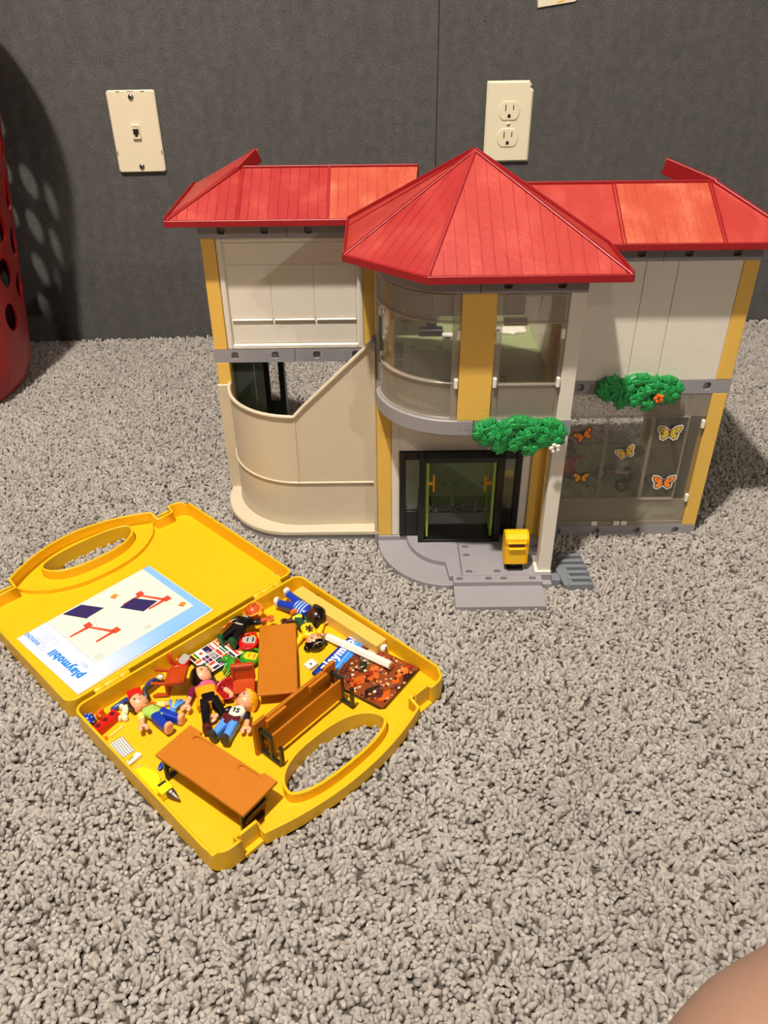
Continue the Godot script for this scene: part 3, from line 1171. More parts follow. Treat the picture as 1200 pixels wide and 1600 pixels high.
	fo.append_array(fi)
	mb = hm(); mb.prism(fo, Y0 - .004, Y0 + .0022, "y", .0012)
	put(mb, "foot_flange", M.cream_plastic, sw)
	var gb := arc(-.108, -.832, .0755, .0820, PI + .35, PI / 2, 20)
	gb.append(Vector2(-.0070, -.7500)); gb.append(Vector2(-.0070, ZL - .001)); gb.append(Vector2(-.1800, ZL - .001))
	mb = hm(); mb.prism(gb, .0010, Y0 - .0042, "y", .0005)
	put(mb, "stair_base", M.grey_plastic, h)
	# ---- tower, ground floor
	block(h, "column", M.column_yellow, -.0064, .0083, Y0, Y1, -.7555, -.7420)
	block(h, "door_wall", M.white_plastic, .0086, .0170, Y0, Y1, -.746, -.7424)
	block(h, "door_wall", M.white_plastic, .0170, .1464, .1236, Y1, -.746, -.7424)
	block(h, "door_wall", M.white_plastic, .1466, .1562, Y0, Y1, -.746, -.7424)
	mb = hm()
	mb.prism(pv([.1563, -.7556, .1563, -.7394, .1612, -.7394, .1650, -.7420, .1700, -.7350, .1738, -.7350, .1738, -.7556]), Y0, Y1, "y", .0003)
	put(mb, "column", M.column_yellow, h, "folded yellow column beside the door")
	var df := door_frame(h, .0817, -.7396, .1234, "black door frame with side lights")
	for s in [-1.0, 1.0]:
		var x: float = .0817 + s * .0352
		mb = hm()
		for b in [[-.7360, -.7320, Y0 + .0045, .1162], [-.7790, -.7750, Y0 + .0045, .1162], [-.7750, -.7360, .1125, .1162], [-.7750, -.7360, Y0 + .0045, Y0 + .011]]:
			mb.bx(x - .0014, x + .0014, b[2], b[3], b[0], b[1], .0004)
		var leaf := put(mb, "door_leaf", M.door_lime, h, "lime door leaf swung inwards")
		mb = hm()
		mb.box(Vector3(x, .0695, -.7555), Vector3(.0010, .0870, .0395), 0)
		put(mb, "pane", M.glass, leaf)
		mb = hm()
		mb.bx(x - s * .0085, x - s * .0062, .0700, .0920, -.7480, -.7450, .0008)
		mb.bx(x - s * .0070, x, .0790, .0830, -.7475, -.7455, .0005)
		put(mb, "door_handle", M.knob_yellow, leaf, "yellow handle")
	block(h, "post", M.white_plastic, .1603, .1737, Y0, Y1, ZT - .0134, ZT)
	block(h, "post_foot", M.white_plastic, .1570, .1740, Y0, Y0 + .0022, ZT - .015, ZT + .0022, "", .0008)
	# ---- tower, upper floor
	mb = hm()
	mb.beam(.0844, .1745, Y1, Y2, ZT + .0008, ZT - .012, [.1066, .1519])
	put(mb, "floor_beam", M.grey_plastic, h)
	mb = hm()
	curved(mb, -.012, .0006, Y1, Y2, .0007)
	mb.bx(.0690, .0838, Y1, Y2, ZT - .012, ZT + .0008)
	put(mb, "curved_beam", M.grey_plastic, h)
	mb = hm()
	curved(mb, -.010, -.0018, Y2 - .001, Y2 + .0022, .0005)
	put(mb, "curved_track", M.rail_clear, h)
	mb = hm()
	curved(mb, -.010, .0004, Y3, Y4, .0007)
	mb.bx(.0690, .0832, Y3, Y4, ZT - .012, ZT + .0004)
	put(mb, "curved_beam", M.grey_plastic, h)
	mb = hm()
	mb.beam(.0838, .1745, Y3, Y4, ZT, ZT - .012, [.1066, .1519])
	put(mb, "eave_beam", M.grey_plastic, h)
	# floor of the upper room: front boards and the plate behind
	mb = hm()
	p = arc(TC.x, TC.y, .062, .060, PI, PI / 2, 16)
	p.append(Vector2(.0322, TC.y + .0600)); p.append(Vector2(.0322, -.8393)); p.append(Vector2(.0050, -.8393))
	mb = hm()
	mb.prism(pv([.0040, -.8393, .0040, -.746, .012, -.722, .0322, -.700, .0322, -.8393]), Y1 + .001, Y2, "y", .0003)
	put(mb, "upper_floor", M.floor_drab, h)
	mb = hm()
	plate(mb, .0326, .1735, Y1 + .001, Y2, -.8393, -.6860, [[-.7677, [.1122, .1235]], [-.7600, [.1122, .1235]]])
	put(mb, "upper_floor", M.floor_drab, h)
	mb = hm()
	plate(mb, -.0066, .1735, Y1 + .001, Y2, ZB, -.8397, [[-.8464, [.0205, .0338, .0625, .1122, .1235]]])
	put(mb, "upper_floor", M.floor_green, h)
	block(h, "column", M.column_yellow, .0008, .0120, Y2, Y3, -.7600, -.7480)
	block(h, "side_wall", M.white_plastic, -.0066, -.0040, Y2, Y3, ZB + .014, -.764)
	block(h, "column", M.column_yellow, .1640, .1738, Y2, Y3, -.7660, -.7530)
	block(h, "side_wall", M.white_plastic, .1708, .1738, Y2, Y3, -.7528, ZT - .0136)
	block(h, "side_wall", M.white_plastic, .1708, .1738, Y2, Y3, ZB, -.7662)
	block(h, "column", M.column_yellow, .0684, .0984, Y2, Y3, ZT - .0060, ZT + .0006, "broad yellow pier between the tower windows")
	block(h, "post", M.white_plastic, .1603, .1737, Y2 - .0006, Y3, ZT - .0134, ZT)
	# curved window: clear pane, frosted bands above and below, rails, side strips, clips
	mb = hm()
	curved(mb, -.0068, -.0052, .2322, .2880, 0)
	var cw := put(mb, "curved_window", M.glass, h, "clear curved corner window")
	mb = hm(); curved(mb, -.0058, -.0040, .2890, Y3 - .0006, 0)
	put(mb, "frosted_band", M.frost, cw)
	mb = hm(); curved(mb, -.0058, -.0040, Y2 + .0022, .2308, 0)
	put(mb, "frosted_band", M.frost, cw)
	for y in [.2883, .2315, Y3 - .0030]:
		mb = hm(); curved(mb, -.0066, -.0022, y - .0009, y + .0009, .0004)
		put(mb, "glazing_rail", M.rail_clear, cw)
	for b in [[.0616, .0680, ZT - .0050, ZT - .0012], [-.0058, -.0022, -.7560, -.7480]]:
		mb = hm(); mb.bx(b[0], b[1], Y2 + .0004, Y3 - .0002, b[2], b[3], .0005)
		put(mb, "side_strip", M.rail_clear, cw)
	for c in [[.0664, .2793, ZT], [.0660, .2328, ZT], [-.0012, .2777, -.7405], [-.0008, .2321, -.7405]]:
		clip(cw, c[0], c[1], c[2])
	for y in [.2785, .2328]:
		mb = hm(); mb.bx(-.0006, .0004, y - .0006, y + .0006, -.7386, -.7382, 0)
		put(mb, "clip_hole", M.dark_hole, cw)
	# flat tower window
	mb = hm(); mb.bx(.1046, .1566, .2308, .2880, ZT - .0045, ZT - .0030, 0)
	var fw := put(mb, "flat_window", M.glass, h, "flat clear window beside the white post")
	mb = hm(); mb.bx(.1046, .1566, .2890, Y3 - .0004, ZT - .0040, ZT - .0022, 0)
	put(mb, "frosted_band", M.frost, fw)
	mb = hm(); mb.bx(.1046, .1566, Y2, .2298, ZT - .0040, ZT - .0022, 0)
	put(mb, "frosted_band", M.frost, fw)
	for y in [.2885, .2303, Y3 - .0024, Y2 + .0010]:
		mb = hm(); mb.bx(.0990, .1600, y - .0009, y + .0009, ZT - .0050, ZT - .0010, .0004)
		put(mb, "glazing_rail", M.rail_clear, fw)
	for b in [[.0988, .1044], [.1568, .1600]]:
		mb = hm(); mb.bx(b[0], b[1], Y2, Y3, ZT - .0052, ZT - .0014, .0005)
		put(mb, "side_strip", M.rail_clear, fw)
	for c in [[.1006, .2789], [.1008, .2334], [.1572, .2794], [.1578, .2333]]:
		clip(fw, c[0], c[1], ZT)
	# ---- right wing
	mb = hm()
	mb.beam(.1745, .2650, Y1, Y2, ZR, ZR - .012, [.2004, .245])
	put(mb, "floor_beam", M.grey_plastic, h)
	mb = hm()
	mb.beam(.2655, .3528, Y1, Y2, ZR, ZR - .012, [.289, .3291])
	put(mb, "floor_beam", M.grey_plastic, h)
	mb = hm()
	mb.beam(.1745, .2611, Y3, Y4, ZR, ZR - .012, [.196, .2403])
	put(mb, "eave_beam", M.grey_plastic, h)
	mb = hm()
	mb.beam(.2617, .3528, Y3, Y4, ZR, ZR - .012, [.2843, .329])
	put(mb, "eave_beam", M.grey_plastic, h)
	block(h, "upper_floor", M.floor_green, .1745, .352, Y1, Y2 - .0003, ZB, ZR - .012)
	for b in [[.1745, .2464], [.2468, .2765], [.2769, .3365]]:
		block(h, "wall_panel", M.white_plastic, b[0], b[1], Y2, Y3, ZR - .004, ZR - .0004, "", .0003)
	block(h, "column", M.column_yellow, .3367, .3520, Y2, Y3, ZR - .0135, ZR + .0002)
	block(h, "column", M.column_yellow, .3367, .3520, Y0, Y1, ZR - .0135, ZR + .0002)
	block(h, "column", M.column_yellow, .3367, .3520, Y0, Y3, ZB, ZB + .0135)
	block(h, "side_wall", M.white_plastic, .3490, .3520, Y2, Y3, ZB + .014, ZR - .014)
	block(h, "side_wall", M.grey_light, .3490, .3520, Y0, Y1, ZB + .014, ZR - .014)
	block(h, "inner_panel", M.grey_dark, .3476, .3492, .078, .165, -.893, -.835, "dark panel on the inner wall")
	mb = hm()
	mb.bar(Vector3(.3470, .0800, -.872), Vector3(.3470, .0440, -.826), .0030, .0075)
	put(mb, "brace", M.grey_dark, h)
	# butterfly window of the ground floor
	mb = hm(); mb.bx(.1760, .3190, .0520, .1526, ZR - .0018, ZR - .0004, 0)
	var bw := put(mb, "wide_window", M.glass, h, "wide clear window with butterfly stickers")
	mb = hm(); mb.bx(.1752, .3360, .1540, Y1 - .0004, ZR - .0022, ZR - .0004, 0)
	put(mb, "frosted_band", M.frost, bw)
	mb = hm(); mb.bx(.1752, .3360, .0235, .0506, ZR - .0022, ZR - .0004, 0)
	put(mb, "frosted_band", M.frost, bw)
	mb = hm(); mb.bx(.1752, .3360, Y0, .0222, ZR - .0060, ZR + .0004, .0005)
	put(mb, "sill", M.rail_clear, bw)
	for x in [.237, .262, .2705]:
		mb = hm(); mb.bx(x - .0035, x + .0035, Y0 + .0008, .0222, ZR - .001, ZR + .0014, .0005)
		put(mb, "sill_tab", M.white, bw)
	for y in [.1532, .0514]:
		mb = hm(); mb.bx(.1752, .3195, y - .0008, y + .0008, ZR - .0034, ZR + .0006, .0004)
		put(mb, "glazing_rail", M.rail_clear, bw)
	for x in [.2341, .2359, .2814, .2832, .3192]:
		mb = hm(); mb.bx(x - .0006, x + .0006, .0514, .1532, ZR - .0034, ZR + .0006, .0003)
		put(mb, "glazing_bar", M.rail_clear, bw)
	mb = hm(); mb.bx(.3200, .3360, Y0 + .006, Y1 - .0004, ZR - .0030, ZR - .0008, .0005)
	put(mb, "side_strip", M.glass, bw)
	for c in [[.3338, .1450], [.3346, .0533]]:
		clip(bw, c[0], c[1], ZR + .0004)
	butterfly(bw, Vector2(.2105, .1333), .45, 1.12, Color(.80, .22, .03), Color(.03, .015, .01), false)
	butterfly(bw, Vector2(.2582, .1118), .40, 1.05, Color(.86, .48, .05), Color(.03, .015, .01), true)
	butterfly(bw, Vector2(.2144, .0811), .0, .95, Color(.85, .36, .02), Color(.10, .02, .01), false)
	butterfly(bw, Vector2(.3008, .1352), .02, 1.3, Color(.55, .42, .05), Color(.10, .01, .01), true)
	butterfly(bw, Vector2(.3053, .0741), .0, 1.3, Color(.88, .26, .04), Color(.03, .015, .01), true)
	# ---- hanging foliage
	bush(h, Vector3(.1265, .1850, ZT + .004), .0435, .0205, Vector2(.1588, .1737), M.white, "green moulded foliage over the entrance", "white flower")
	bush(h, Vector3(.2590, .1880, ZR + .004), .0435, .0205, Vector2(.2767, .1823), M.orange, "green moulded foliage over the wide window", "orange flower")
	roofs(h)

func roofs(h: Node) -> void:
	var mb: MB
	var ye := .3388
	# left wing
	var a := Vector3(-.2118, ye, -.8227); var b := Vector3(-.1404, ye, -.8227); var c := Vector3(-.0519, ye, -.8227); var d := Vector3(.0300, ye, -.8227)
	var yt := .3736; var zt := -.891
	var ta := Vector3(-.1434, yt, zt); var tb := Vector3(-.1404, yt, zt); var tc := Vector3(-.0519, yt, zt); var td := Vector3(.0385, yt, zt)
	slope(h, "roof_end", [a, b, tb, ta], [a, b], M.roof_red, .0096, "", .002)
	slope(h, "roof_field", [b, c, tc, tb], [b, c], M.roof_red, .0098)
	slope(h, "roof_field", [c, d, td, tc], [c, d], M.roof_worn_glare, .0098)
	slope(h, "roof_side", [a, Vector3(-.2118, ye, -.9800), Vector3(-.1262, .3895, -.9080)], [a, Vector3(-.2118, ye, -.9800)], M.roof_deep, .0098)
	mb = hm()
	mb.bar(a + Vector3(.002, -.0022, .0005), Vector3(-.0320, ye - .0022, -.8222), .0030, .0062)
	mb.bar(Vector3(-.2112, ye - .0022, -.8215), Vector3(-.2112, ye - .0022, -.9800), .0030, .0062)
	mb.bar(Vector3(-.2112, ye + .0014, -.8230), Vector3(-.2112, ye + .0014, -.9790), .0016, .0060)
	mb.bar(Vector3(-.1400, yt + .0004, zt), Vector3(.0390, yt + .0004, zt), .0024, .0036)
	mb.bar(Vector3(.0375, yt - .003, zt + .001), Vector3(.0395, yt - .010, zt - .016), .0030, .0080)
	mb.bar(b + Vector3(.0006, .0008, 0), tb + Vector3(.0006, .0008, 0), .0022, .0016)
	mb.bar(c + Vector3(0, .0008, 0), tc + Vector3(0, .0008, 0), .0030, .0016)
	mb.bar(Vector3(-.2108, ye, -.8232), ta + Vector3(0, .0004, 0), .0044, .0034)
	mb.bar(ta + Vector3(-.0012, -.0048, .0010), Vector3(-.1262, .3835, -.9070), .0044, .0150)
	put(mb, "roof_edge", M.roof_trim, h)
	# right wing
	ye = .3380
	var x1 := .3790; var ze := -.7318; yt = .3750; zt = -.7997
	a = Vector3(.2016, ye, ze); b = Vector3(.2162, ye, ze); c = Vector3(.3060, ye, ze); d = Vector3(x1, ye, ze)
	ta = Vector3(.1336, yt, zt); tb = Vector3(.2168, yt, zt); tc = Vector3(.3065, yt, zt); td = Vector3(.3111, yt, zt)
	slope(h, "roof_field", [a, b, tb, ta], [a, b], M.roof_deep, 0.0)
	slope(h, "roof_field", [b, c, tc, tb], [b, c], M.roof_worn_glare, .0098)
	slope(h, "roof_end", [c, d, td, tc], [c, d], M.roof_deep, 0.0)
	slope(h, "roof_side", [d, Vector3(x1, ye, -.9420), Vector3(.2741, .3892, -.8369)], [d, Vector3(x1, ye, -.9420)], M.roof_deep, .0098)
	mb = hm()
	mb.bar(a + Vector3(0, -.0022, .0005), d + Vector3(-.002, -.0022, .0005), .0030, .0062)
	mb.bar(Vector3(x1 - .0006, ye - .0022, ze), Vector3(x1 - .0006, ye - .0022, -.9420), .0030, .0062)
	mb.bar(Vector3(.1340, yt + .0004, zt), Vector3(.3125, yt + .0004, zt), .0024, .0036)
	for s in [-.0012, .0014]:
		mb.bar(b + Vector3(s, .0006, 0), tb + Vector3(s, .0006, 0), .0013, .0016)
		mb.bar(c + Vector3(s, .0006, 0), tc + Vector3(s, .0006, 0), .0013, .0016)
	mb.bar(d + Vector3(-.001, 0, -.0005), td + Vector3(0, .0003, 0), .0044, .0034)
	mb.bar(td + Vector3(.0010, -.0050, 0), Vector3(.2741, .3820, -.8369), .0040, .0150)
	put(mb, "roof_edge", M.roof_trim, h)
	# tower
	ye = .3386
	var A := Vector3(-.0320, ye, -.8222); var B := Vector3(-.0320, ye, -.7083); var C := Vector3(.0370, ye, -.6462)
	var D := Vector3(.2016, ye, -.6470); var E := Vector3(.2016, ye, -.7330); var T := Vector3(.0829, .4103, -.7667)
	slope(h, "tower_roof", [A, B, T], [A, B], M.roof_deep, 0.0, "left face of the tower roof")
	slope(h, "tower_roof", [B, C, T], [B, C], M.roof_red, .0098, "chamfered corner face of the tower roof")
	slope(h, "tower_roof", [C, D, T], [C, D], M.roof_deep, .0104, "front face of the tower roof", .003)
	slope(h, "tower_roof", [D, E, T], [D, E], M.roof_deep, 0.0, "right face of the tower roof")
	mb = hm()
	for s in [[A, B], [B, C], [C, D], [D, E]]:
		var d2: Vector3 = (s[1] - s[0]).normalized()
		mb.bar(s[0] + Vector3(0, -.0022, 0) - d2 * .0012, s[1] + Vector3(0, -.0022, 0) + d2 * .0012, .0032, .0066)
	for s in [B, C, D]:
		mb.bar(s + Vector3(0, .0006, 0), T + Vector3(0, .0008, 0), .0036, .0022)
	mb.bar(A + Vector3(0, .0008, -.0008), T + Vector3(0, .0012, -.0008), .0028, .0046)
	mb.bar(E + Vector3(0, .0006, -.0008), T + Vector3(0, .0012, -.0008), .0028, .0040)
	mb.bar(A.lerp(B, .22) + Vector3(.002, .0016, 0), T.lerp(B, .03) + Vector3(0, .0008, 0), .0010, .0012)
	mb.bar(Vector3(-.0322, ye + .0010, -.8215), Vector3(-.0322, ye + .0010, -.7083), .0016, .0050)
	mb.bar(Vector3(.2018, ye + .0010, -.7330), Vector3(.2018, ye + .0010, -.6470), .0016, .0050)
	put(mb, "roof_edge", M.roof_trim, h)

# ------------------------------------------------------------------ the carrying case and what lies in it
# case frame: +x along the hinge, +z from the hinge to the tray's handle, origin at the hinge's left end
var CF := Transform3D(Basis(Vector3.UP, deg_to_rad(45.3)), Vector3(-.2653, 0, -.4873))
const FY := .0064    # top of the case floor

func at(u: float, v: float, y := FY, turn := 0.0) -> Transform3D:
	return CF * Transform3D(Basis(Vector3.UP, turn), Vector3(u, y, v))

func half_outline(s: float) -> PackedVector2Array:
	var v0 := .0008 if s > 0 else .0060
	var vs := .2065 if s > 0 else .2060
	var bulge := .0135 if s > 0 else .0290
	var vb := .2085 if s > 0 else .2105
	var p := PackedVector2Array()
	var r := .016
	for c in [[-.0042 + .010, v0 + .010, .010, PI, 1.5 * PI], [.2492 - .010, v0 + .010, .010, 1.5 * PI, TAU], [.2492 - r, vs - r, r, 0.0, PI / 2]]:
		for i in 7:
			var a := lerpf(c[3], c[4], i / 6.0)
			p.append(Vector2(c[0] + cos(a) * c[2], c[1] + sin(a) * c[2]))
	p.append(Vector2(.2262, vs)); p.append(Vector2(.2255, vs - .0075)); p.append(Vector2(.2085, vs - .0075))
	for i in 21:
		var t := 1.0 - i / 10.0
		p.append(Vector2(.1225 + t * .0855, vb + bulge * (1.0 - t * t)))
	p.append(Vector2(.0365, vs - .0075)); p.append(Vector2(.0195, vs - .0075)); p.append(Vector2(.0188, vs))
	for i in 7:
		var a := lerpf(PI / 2, PI, i / 6.0)
		p.append(Vector2(-.0042 + r + cos(a) * r, vs - r + sin(a) * r))
	for i in p.size():
		p[i].y *= s
	return p

func handle_hole(s: float, g: float) -> PackedVector2Array:
	# lens-shaped grip opening, rounder on the hinge side
	var p := PackedVector2Array()
	var c := .1960 if s > 0 else .2045
	for i in 40:
		var a := TAU * i / 40
		var x := cos(a); var y := sin(a)
		var e := signf(x) * pow(absf(x), .80) * (.0510 + g)
		var f: float = (y * (.0125 + g)) if y > 0 else (y * (.0250 + g))
		p.append(Vector2(.1235 + e, (c + f) * s))
	return p

func halves(p: PackedVector2Array, cut: PackedVector2Array) -> Array:
	var out := []
	var cc := cut.duplicate()
	if Geometry2D.is_polygon_clockwise(cc):
		cc.reverse()
	for r in [pv([-1, -1, .1235, -1, .1235, 1, -1, 1]), pv([.1235, -1, 1, -1, 1, 1, .1235, 1])]:
		for q in Geometry2D.intersect_polygons(p, r):
			for w in Geometry2D.clip_polygons(q, cc):
				if not Geometry2D.is_polygon_clockwise(w):
					out.append(w)
	return out

func hoop(mb: MB, p: PackedVector2Array, t: float, y0: float, y1: Callable) -> void:
	# an upright wall of thickness t along a closed outline, its top height given per point
	var q := MB.inset(p, t)
	var sec := []
	for i in p.size():
		var h: float = y1.call(p[i])
		var m := p[i].lerp(q[i], .25); var n := p[i].lerp(q[i], .75)
		sec.append(PackedVector3Array([Vector3(p[i].x, y0, p[i].y), Vector3(p[i].x, h - .0006, p[i].y), Vector3(m.x, h, m.y), Vector3(n.x, h, n.y), Vector3(q[i].x, h - .0006, q[i].y), Vector3(q[i].x, y0, q[i].y)]))
	mb.loft(sec, 2, 0, PackedInt32Array(), true)

func carrying_case() -> void:
	var t := thing("carrying_case", "open yellow plastic carrying case, its lid and tray folded flat on the carpet", "carrying case", CF)
	for s in [1.0, -1.0]:
		var out := half_outline(s)
		var hole := handle_hole(s, 0.0)
		if Geometry2D.is_polygon_clockwise(out):
			out.reverse()
		var mb := MB.new()
		for q in halves(out, hole):
			mb.prism(q, .0030, FY, "y")
		var top := .0255 if s > 0 else .0245
		var low := .0165 if s > 0 else .0240
		hoop(mb, out, .0024, .0032, func(p: Vector2) -> float: return low if absf(p.y) > .2075 else (.0205 if absf(absf(p.y) - .199) < .0012 else (top - (.0035 if absf(p.y) < .002 and p.x > .03 and p.x < .215 else 0.0))))
		var body := put(mb, "tray" if s > 0 else "lid", M.case_yellow, t)
		mb = MB.new()
		hoop(mb, handle_hole(s, .0026), .0026, .0032, func(_p: Vector2) -> float: return .0210 if s > 0 else .0225)
		put(mb, "grip_collar", M.case_yellow, body)
		# raised crescent round the grip
		mb = MB.new()
		var cr := PackedVector2Array()
		for i in 25:
			var k := 1.0 - i / 12.0
			cr.append(Vector2(.1230 + k * .083, (.2085 - .046 * pow(1.0 - pow(absf(k), 2.4), .75)) * s))
		for i in 13:
			var k := -1.0 + i / 6.0
			var vb := .2085 if s > 0 else .2105
			var bu := .0135 if s > 0 else .0290
			cr.append(Vector2(.1225 + k * .080, (vb + bu * (1.0 - k * k) - .0030) * s))
		if Geometry2D.is_polygon_clockwise(cr):
			cr.reverse()
		for q in halves(cr, handle_hole(s, .002)):
			mb.prism(q, FY - .0005, .0102 if s > 0 else .0112, "y")
		put(mb, "raised_shelf", M.case_yellow, body)
		# latches
		for u in [.0280, .2170]:
			mb = MB.new()
			if s > 0:
				mb.bx(u - .0082, u + .0082, .0045, .0262, .2005, .2030, .0005)
				mb.bx(u - .0085, u + .0085, .0030, .0075, .2000, .2075, .0005)
			else:
				mb.bx(u - .0082, u + .0082, .0045, .0215, -.2022, -.1998, .0005)
			put(mb, "latch", M.case_yellow, body)
		mb = MB.new()
		for u in [.0240, .0480, .1990, .2230] if s > 0 else [.0360, .2110]:
			mb.xf = Transform3D(Basis(Vector3.BACK, PI / 2), Vector3(u, .0235, -.0028))
			var l := .0052 if s > 0 else .0085
			mb.lathe([Vector2(0, -l), Vector2(.0030, -l), Vector2(.0034, -l + .0005), Vector2(.0034, l - .0005), Vector2(.0030, l), Vector2(0, l)], 14)
		put(mb, "hinge_barrel", M.case_yellow, body)

func leaflet() -> void:
	var t := thing("instruction_leaflet", "folded pale blue assembly leaflet with red and navy drawings, lying in the case lid", "leaflet", at(.0859, -.0863, FY + .0002, .045))
	var mb := MB.new()
	mb.box(Vector3(.0006, .0005, .0010), Vector3(.1525, .0008, .1095), .0002)
	put(mb, "inner_pages", M.paper, t)
	var W := 912; var H := 654
	var im := Image.create(W, H, false, Image.FORMAT_RGB8)
	for x in W:
		var c := Color(.80, .84, .89).lerp(Color(.50, .70, .90), smoothstep(.15, .75, float(x) / W))
		im.fill_rect(Rect2i(x, 0, 1, H), c)
	var P := func(a: float, b: float) -> Vector2: return Vector2(a * W, b * H)
	var poly := func(a: Array) -> PackedVector2Array:
		var o := PackedVector2Array()
		for i in range(0, a.size(), 2):
			o.append(Vector2(a[i] * W, a[i + 1] * H))
		return o
	fill(im, poly.call([.209, -.01, .950, -.01, .942, .828, .213, .812]), Color(.93, .90, .80))
	line(im, P.call(.209, 0), P.call(.213, .812), 2, Color(.5, .55, .6))
	line(im, P.call(.213, .812), P.call(.942, .828), 2, Color(.6, .65, .7))
	var navy := Color(.16, .13, .34); var red := Color(.80, .27, .17); var dark := Color(.58, .15, .10); var org := Color(.90, .52, .20)
	fill(im, poly.call([.326, .012, .453, .020, .537, .226, .408, .231]), navy)
	fill(im, poly.call([.326, .012, .408, .231, .402, .240, .318, .016]), Color(.09, .07, .22))
	var clamp := func(o: Vector2) -> void:
		# a red holder seen from above: bar with two arms and end blocks
		fill(im, poly.call([o.x + .118, o.y - .030, o.x + .138, o.y - .022, o.x + .235, o.y + .225, o.x + .210, o.y + .232]), red)
		fill(im, poly.call([o.x, o.y, o.x + .012, o.y - .020, o.x + .150, o.y - .020, o.x + .140, o.y + .020]), red)
		fill(im, poly.call([o.x + .085, o.y + .235, o.x + .098, o.y + .212, o.x + .250, o.y + .205, o.x + .245, o.y + .245]), red)
		fill(im, poly.call([o.x + .122, o.y - .060, o.x + .168, o.y - .060, o.x + .168, o.y + .010, o.x + .122, o.y + .010]), red)
		fill(im, poly.call([o.x + .215, o.y + .190, o.x + .262, o.y + .190, o.x + .262, o.y + .260, o.x + .215, o.y + .260]), red)
		fill(im, poly.call([o.x + .122, o.y - .060, o.x + .128, o.y - .060, o.x + .128, o.y + .010, o.x + .122, o.y + .010]), dark)
		fill(im, poly.call([o.x + .215, o.y + .190, o.x + .222, o.y + .190, o.x + .222, o.y + .260, o.x + .215, o.y + .260]), dark)
	clamp.call(Vector2(.226, .350))
	clamp.call(Vector2(.632, .330))
	fill(im, poly.call([.604, .331, .722, .312, .815, .519, .686, .547]), navy)
	for o in [Vector2(.650, .150), Vector2(.905, .730)]:
		fill(im, poly.call([o.x - .022, o.y - .020, o.x + .010, o.y - .034, o.x + .026, o.y + .016, o.x - .006, o.y + .034]), org)
		fill(im, poly.call([o.x - .022, o.y - .020, o.x - .006, o.y + .034, o.x - .012, o.y + .044, o.x - .030, o.y - .010]), Color(.72, .36, .10))
	var ln := Color(.45, .42, .38)
	for s in [[.40, .235, .355, .235], [.355, .235, .345, .395], [.345, .395, .255, .385], [.51, .205, .475, .26], [.475, .26, .452, .24], [.452, .24, .34, .60], [.67, .17, .705, .30], [.885, .715, .83, .60]]:
		line(im, P.call(s[0], s[1]), P.call(s[2], s[3]), 2, ln)
	for q in [[.257, .756, "1"], [.618, .755, "2"]]:
		var c: Vector2 = P.call(q[0], q[1])
		for i in 24:
			line(im, c + Vector2(18, 0).rotated(TAU * i / 24), c + Vector2(18, 0).rotated(TAU * (i + 1) / 24), 2.5, Color(.3, .3, .32))
		write(im, q[2], c + Vector2(9, 4), 16, -90, Color(.15, .15, .18))
	for q in [[.43, .70], [.56, .10], [.68, .16], [.93, .74]]:
		write(im, "30 22 1540", P.call(q[0], q[1]), 8, -90, Color(.45, .43, .40), false)
	var blue := Color(.05, .48, .84)
	for o in [Vector2(0, 0), Vector2(2.2, 0), Vector2(-2.2, 0), Vector2(0, 2.2), Vector2(0, -2.2), Vector2(1.5, 1.5), Vector2(-1.5, -1.5)]:
		write(im, "playmobil", P.call(.130, .850) + o, 47, -90, blue)
	write(im, "5971", P.call(.170, .800), 19, -90, blue, false)
	for o in [-.8, .8]:
		write(im, "WARNING", P.call(.078, .225) + Vector2(o, 0), 22, -90, blue)
	for k in 5:
		write(im, ["CHOKING HAZARD", "Small parts.", "Not for children", "under 3 years.", "2 x 36"][k], P.call(.094 + k * .018, .26), 8, -90, Color(.42, .58, .78), false)
	for s in [[.050, -.02, .052, .322], [.052, .322, .158, .318], [.158, .318, .156, -.02]]:
		line(im, P.call(s[0], s[1]), P.call(s[2], s[3]), 2, Color(.50, .66, .84))
	line(im, P.call(.060, .270), P.call(.080, .285), 2, Color(.42, .58, .78)); line(im, P.call(.080, .285), P.call(.080, .255), 2, Color(.42, .58, .78)); line(im, P.call(.080, .255), P.call(.060, .270), 2, Color(.42, .58, .78))
	mb = MB.new()
	mb.sheet(.152, .109, .0011, 6, 4, func(a: float, b: float) -> float: return .0006 * sin(a * 3.0) * b)
	put(mb, "printed_cover", print_mat("leaflet_print", im, .45), t)

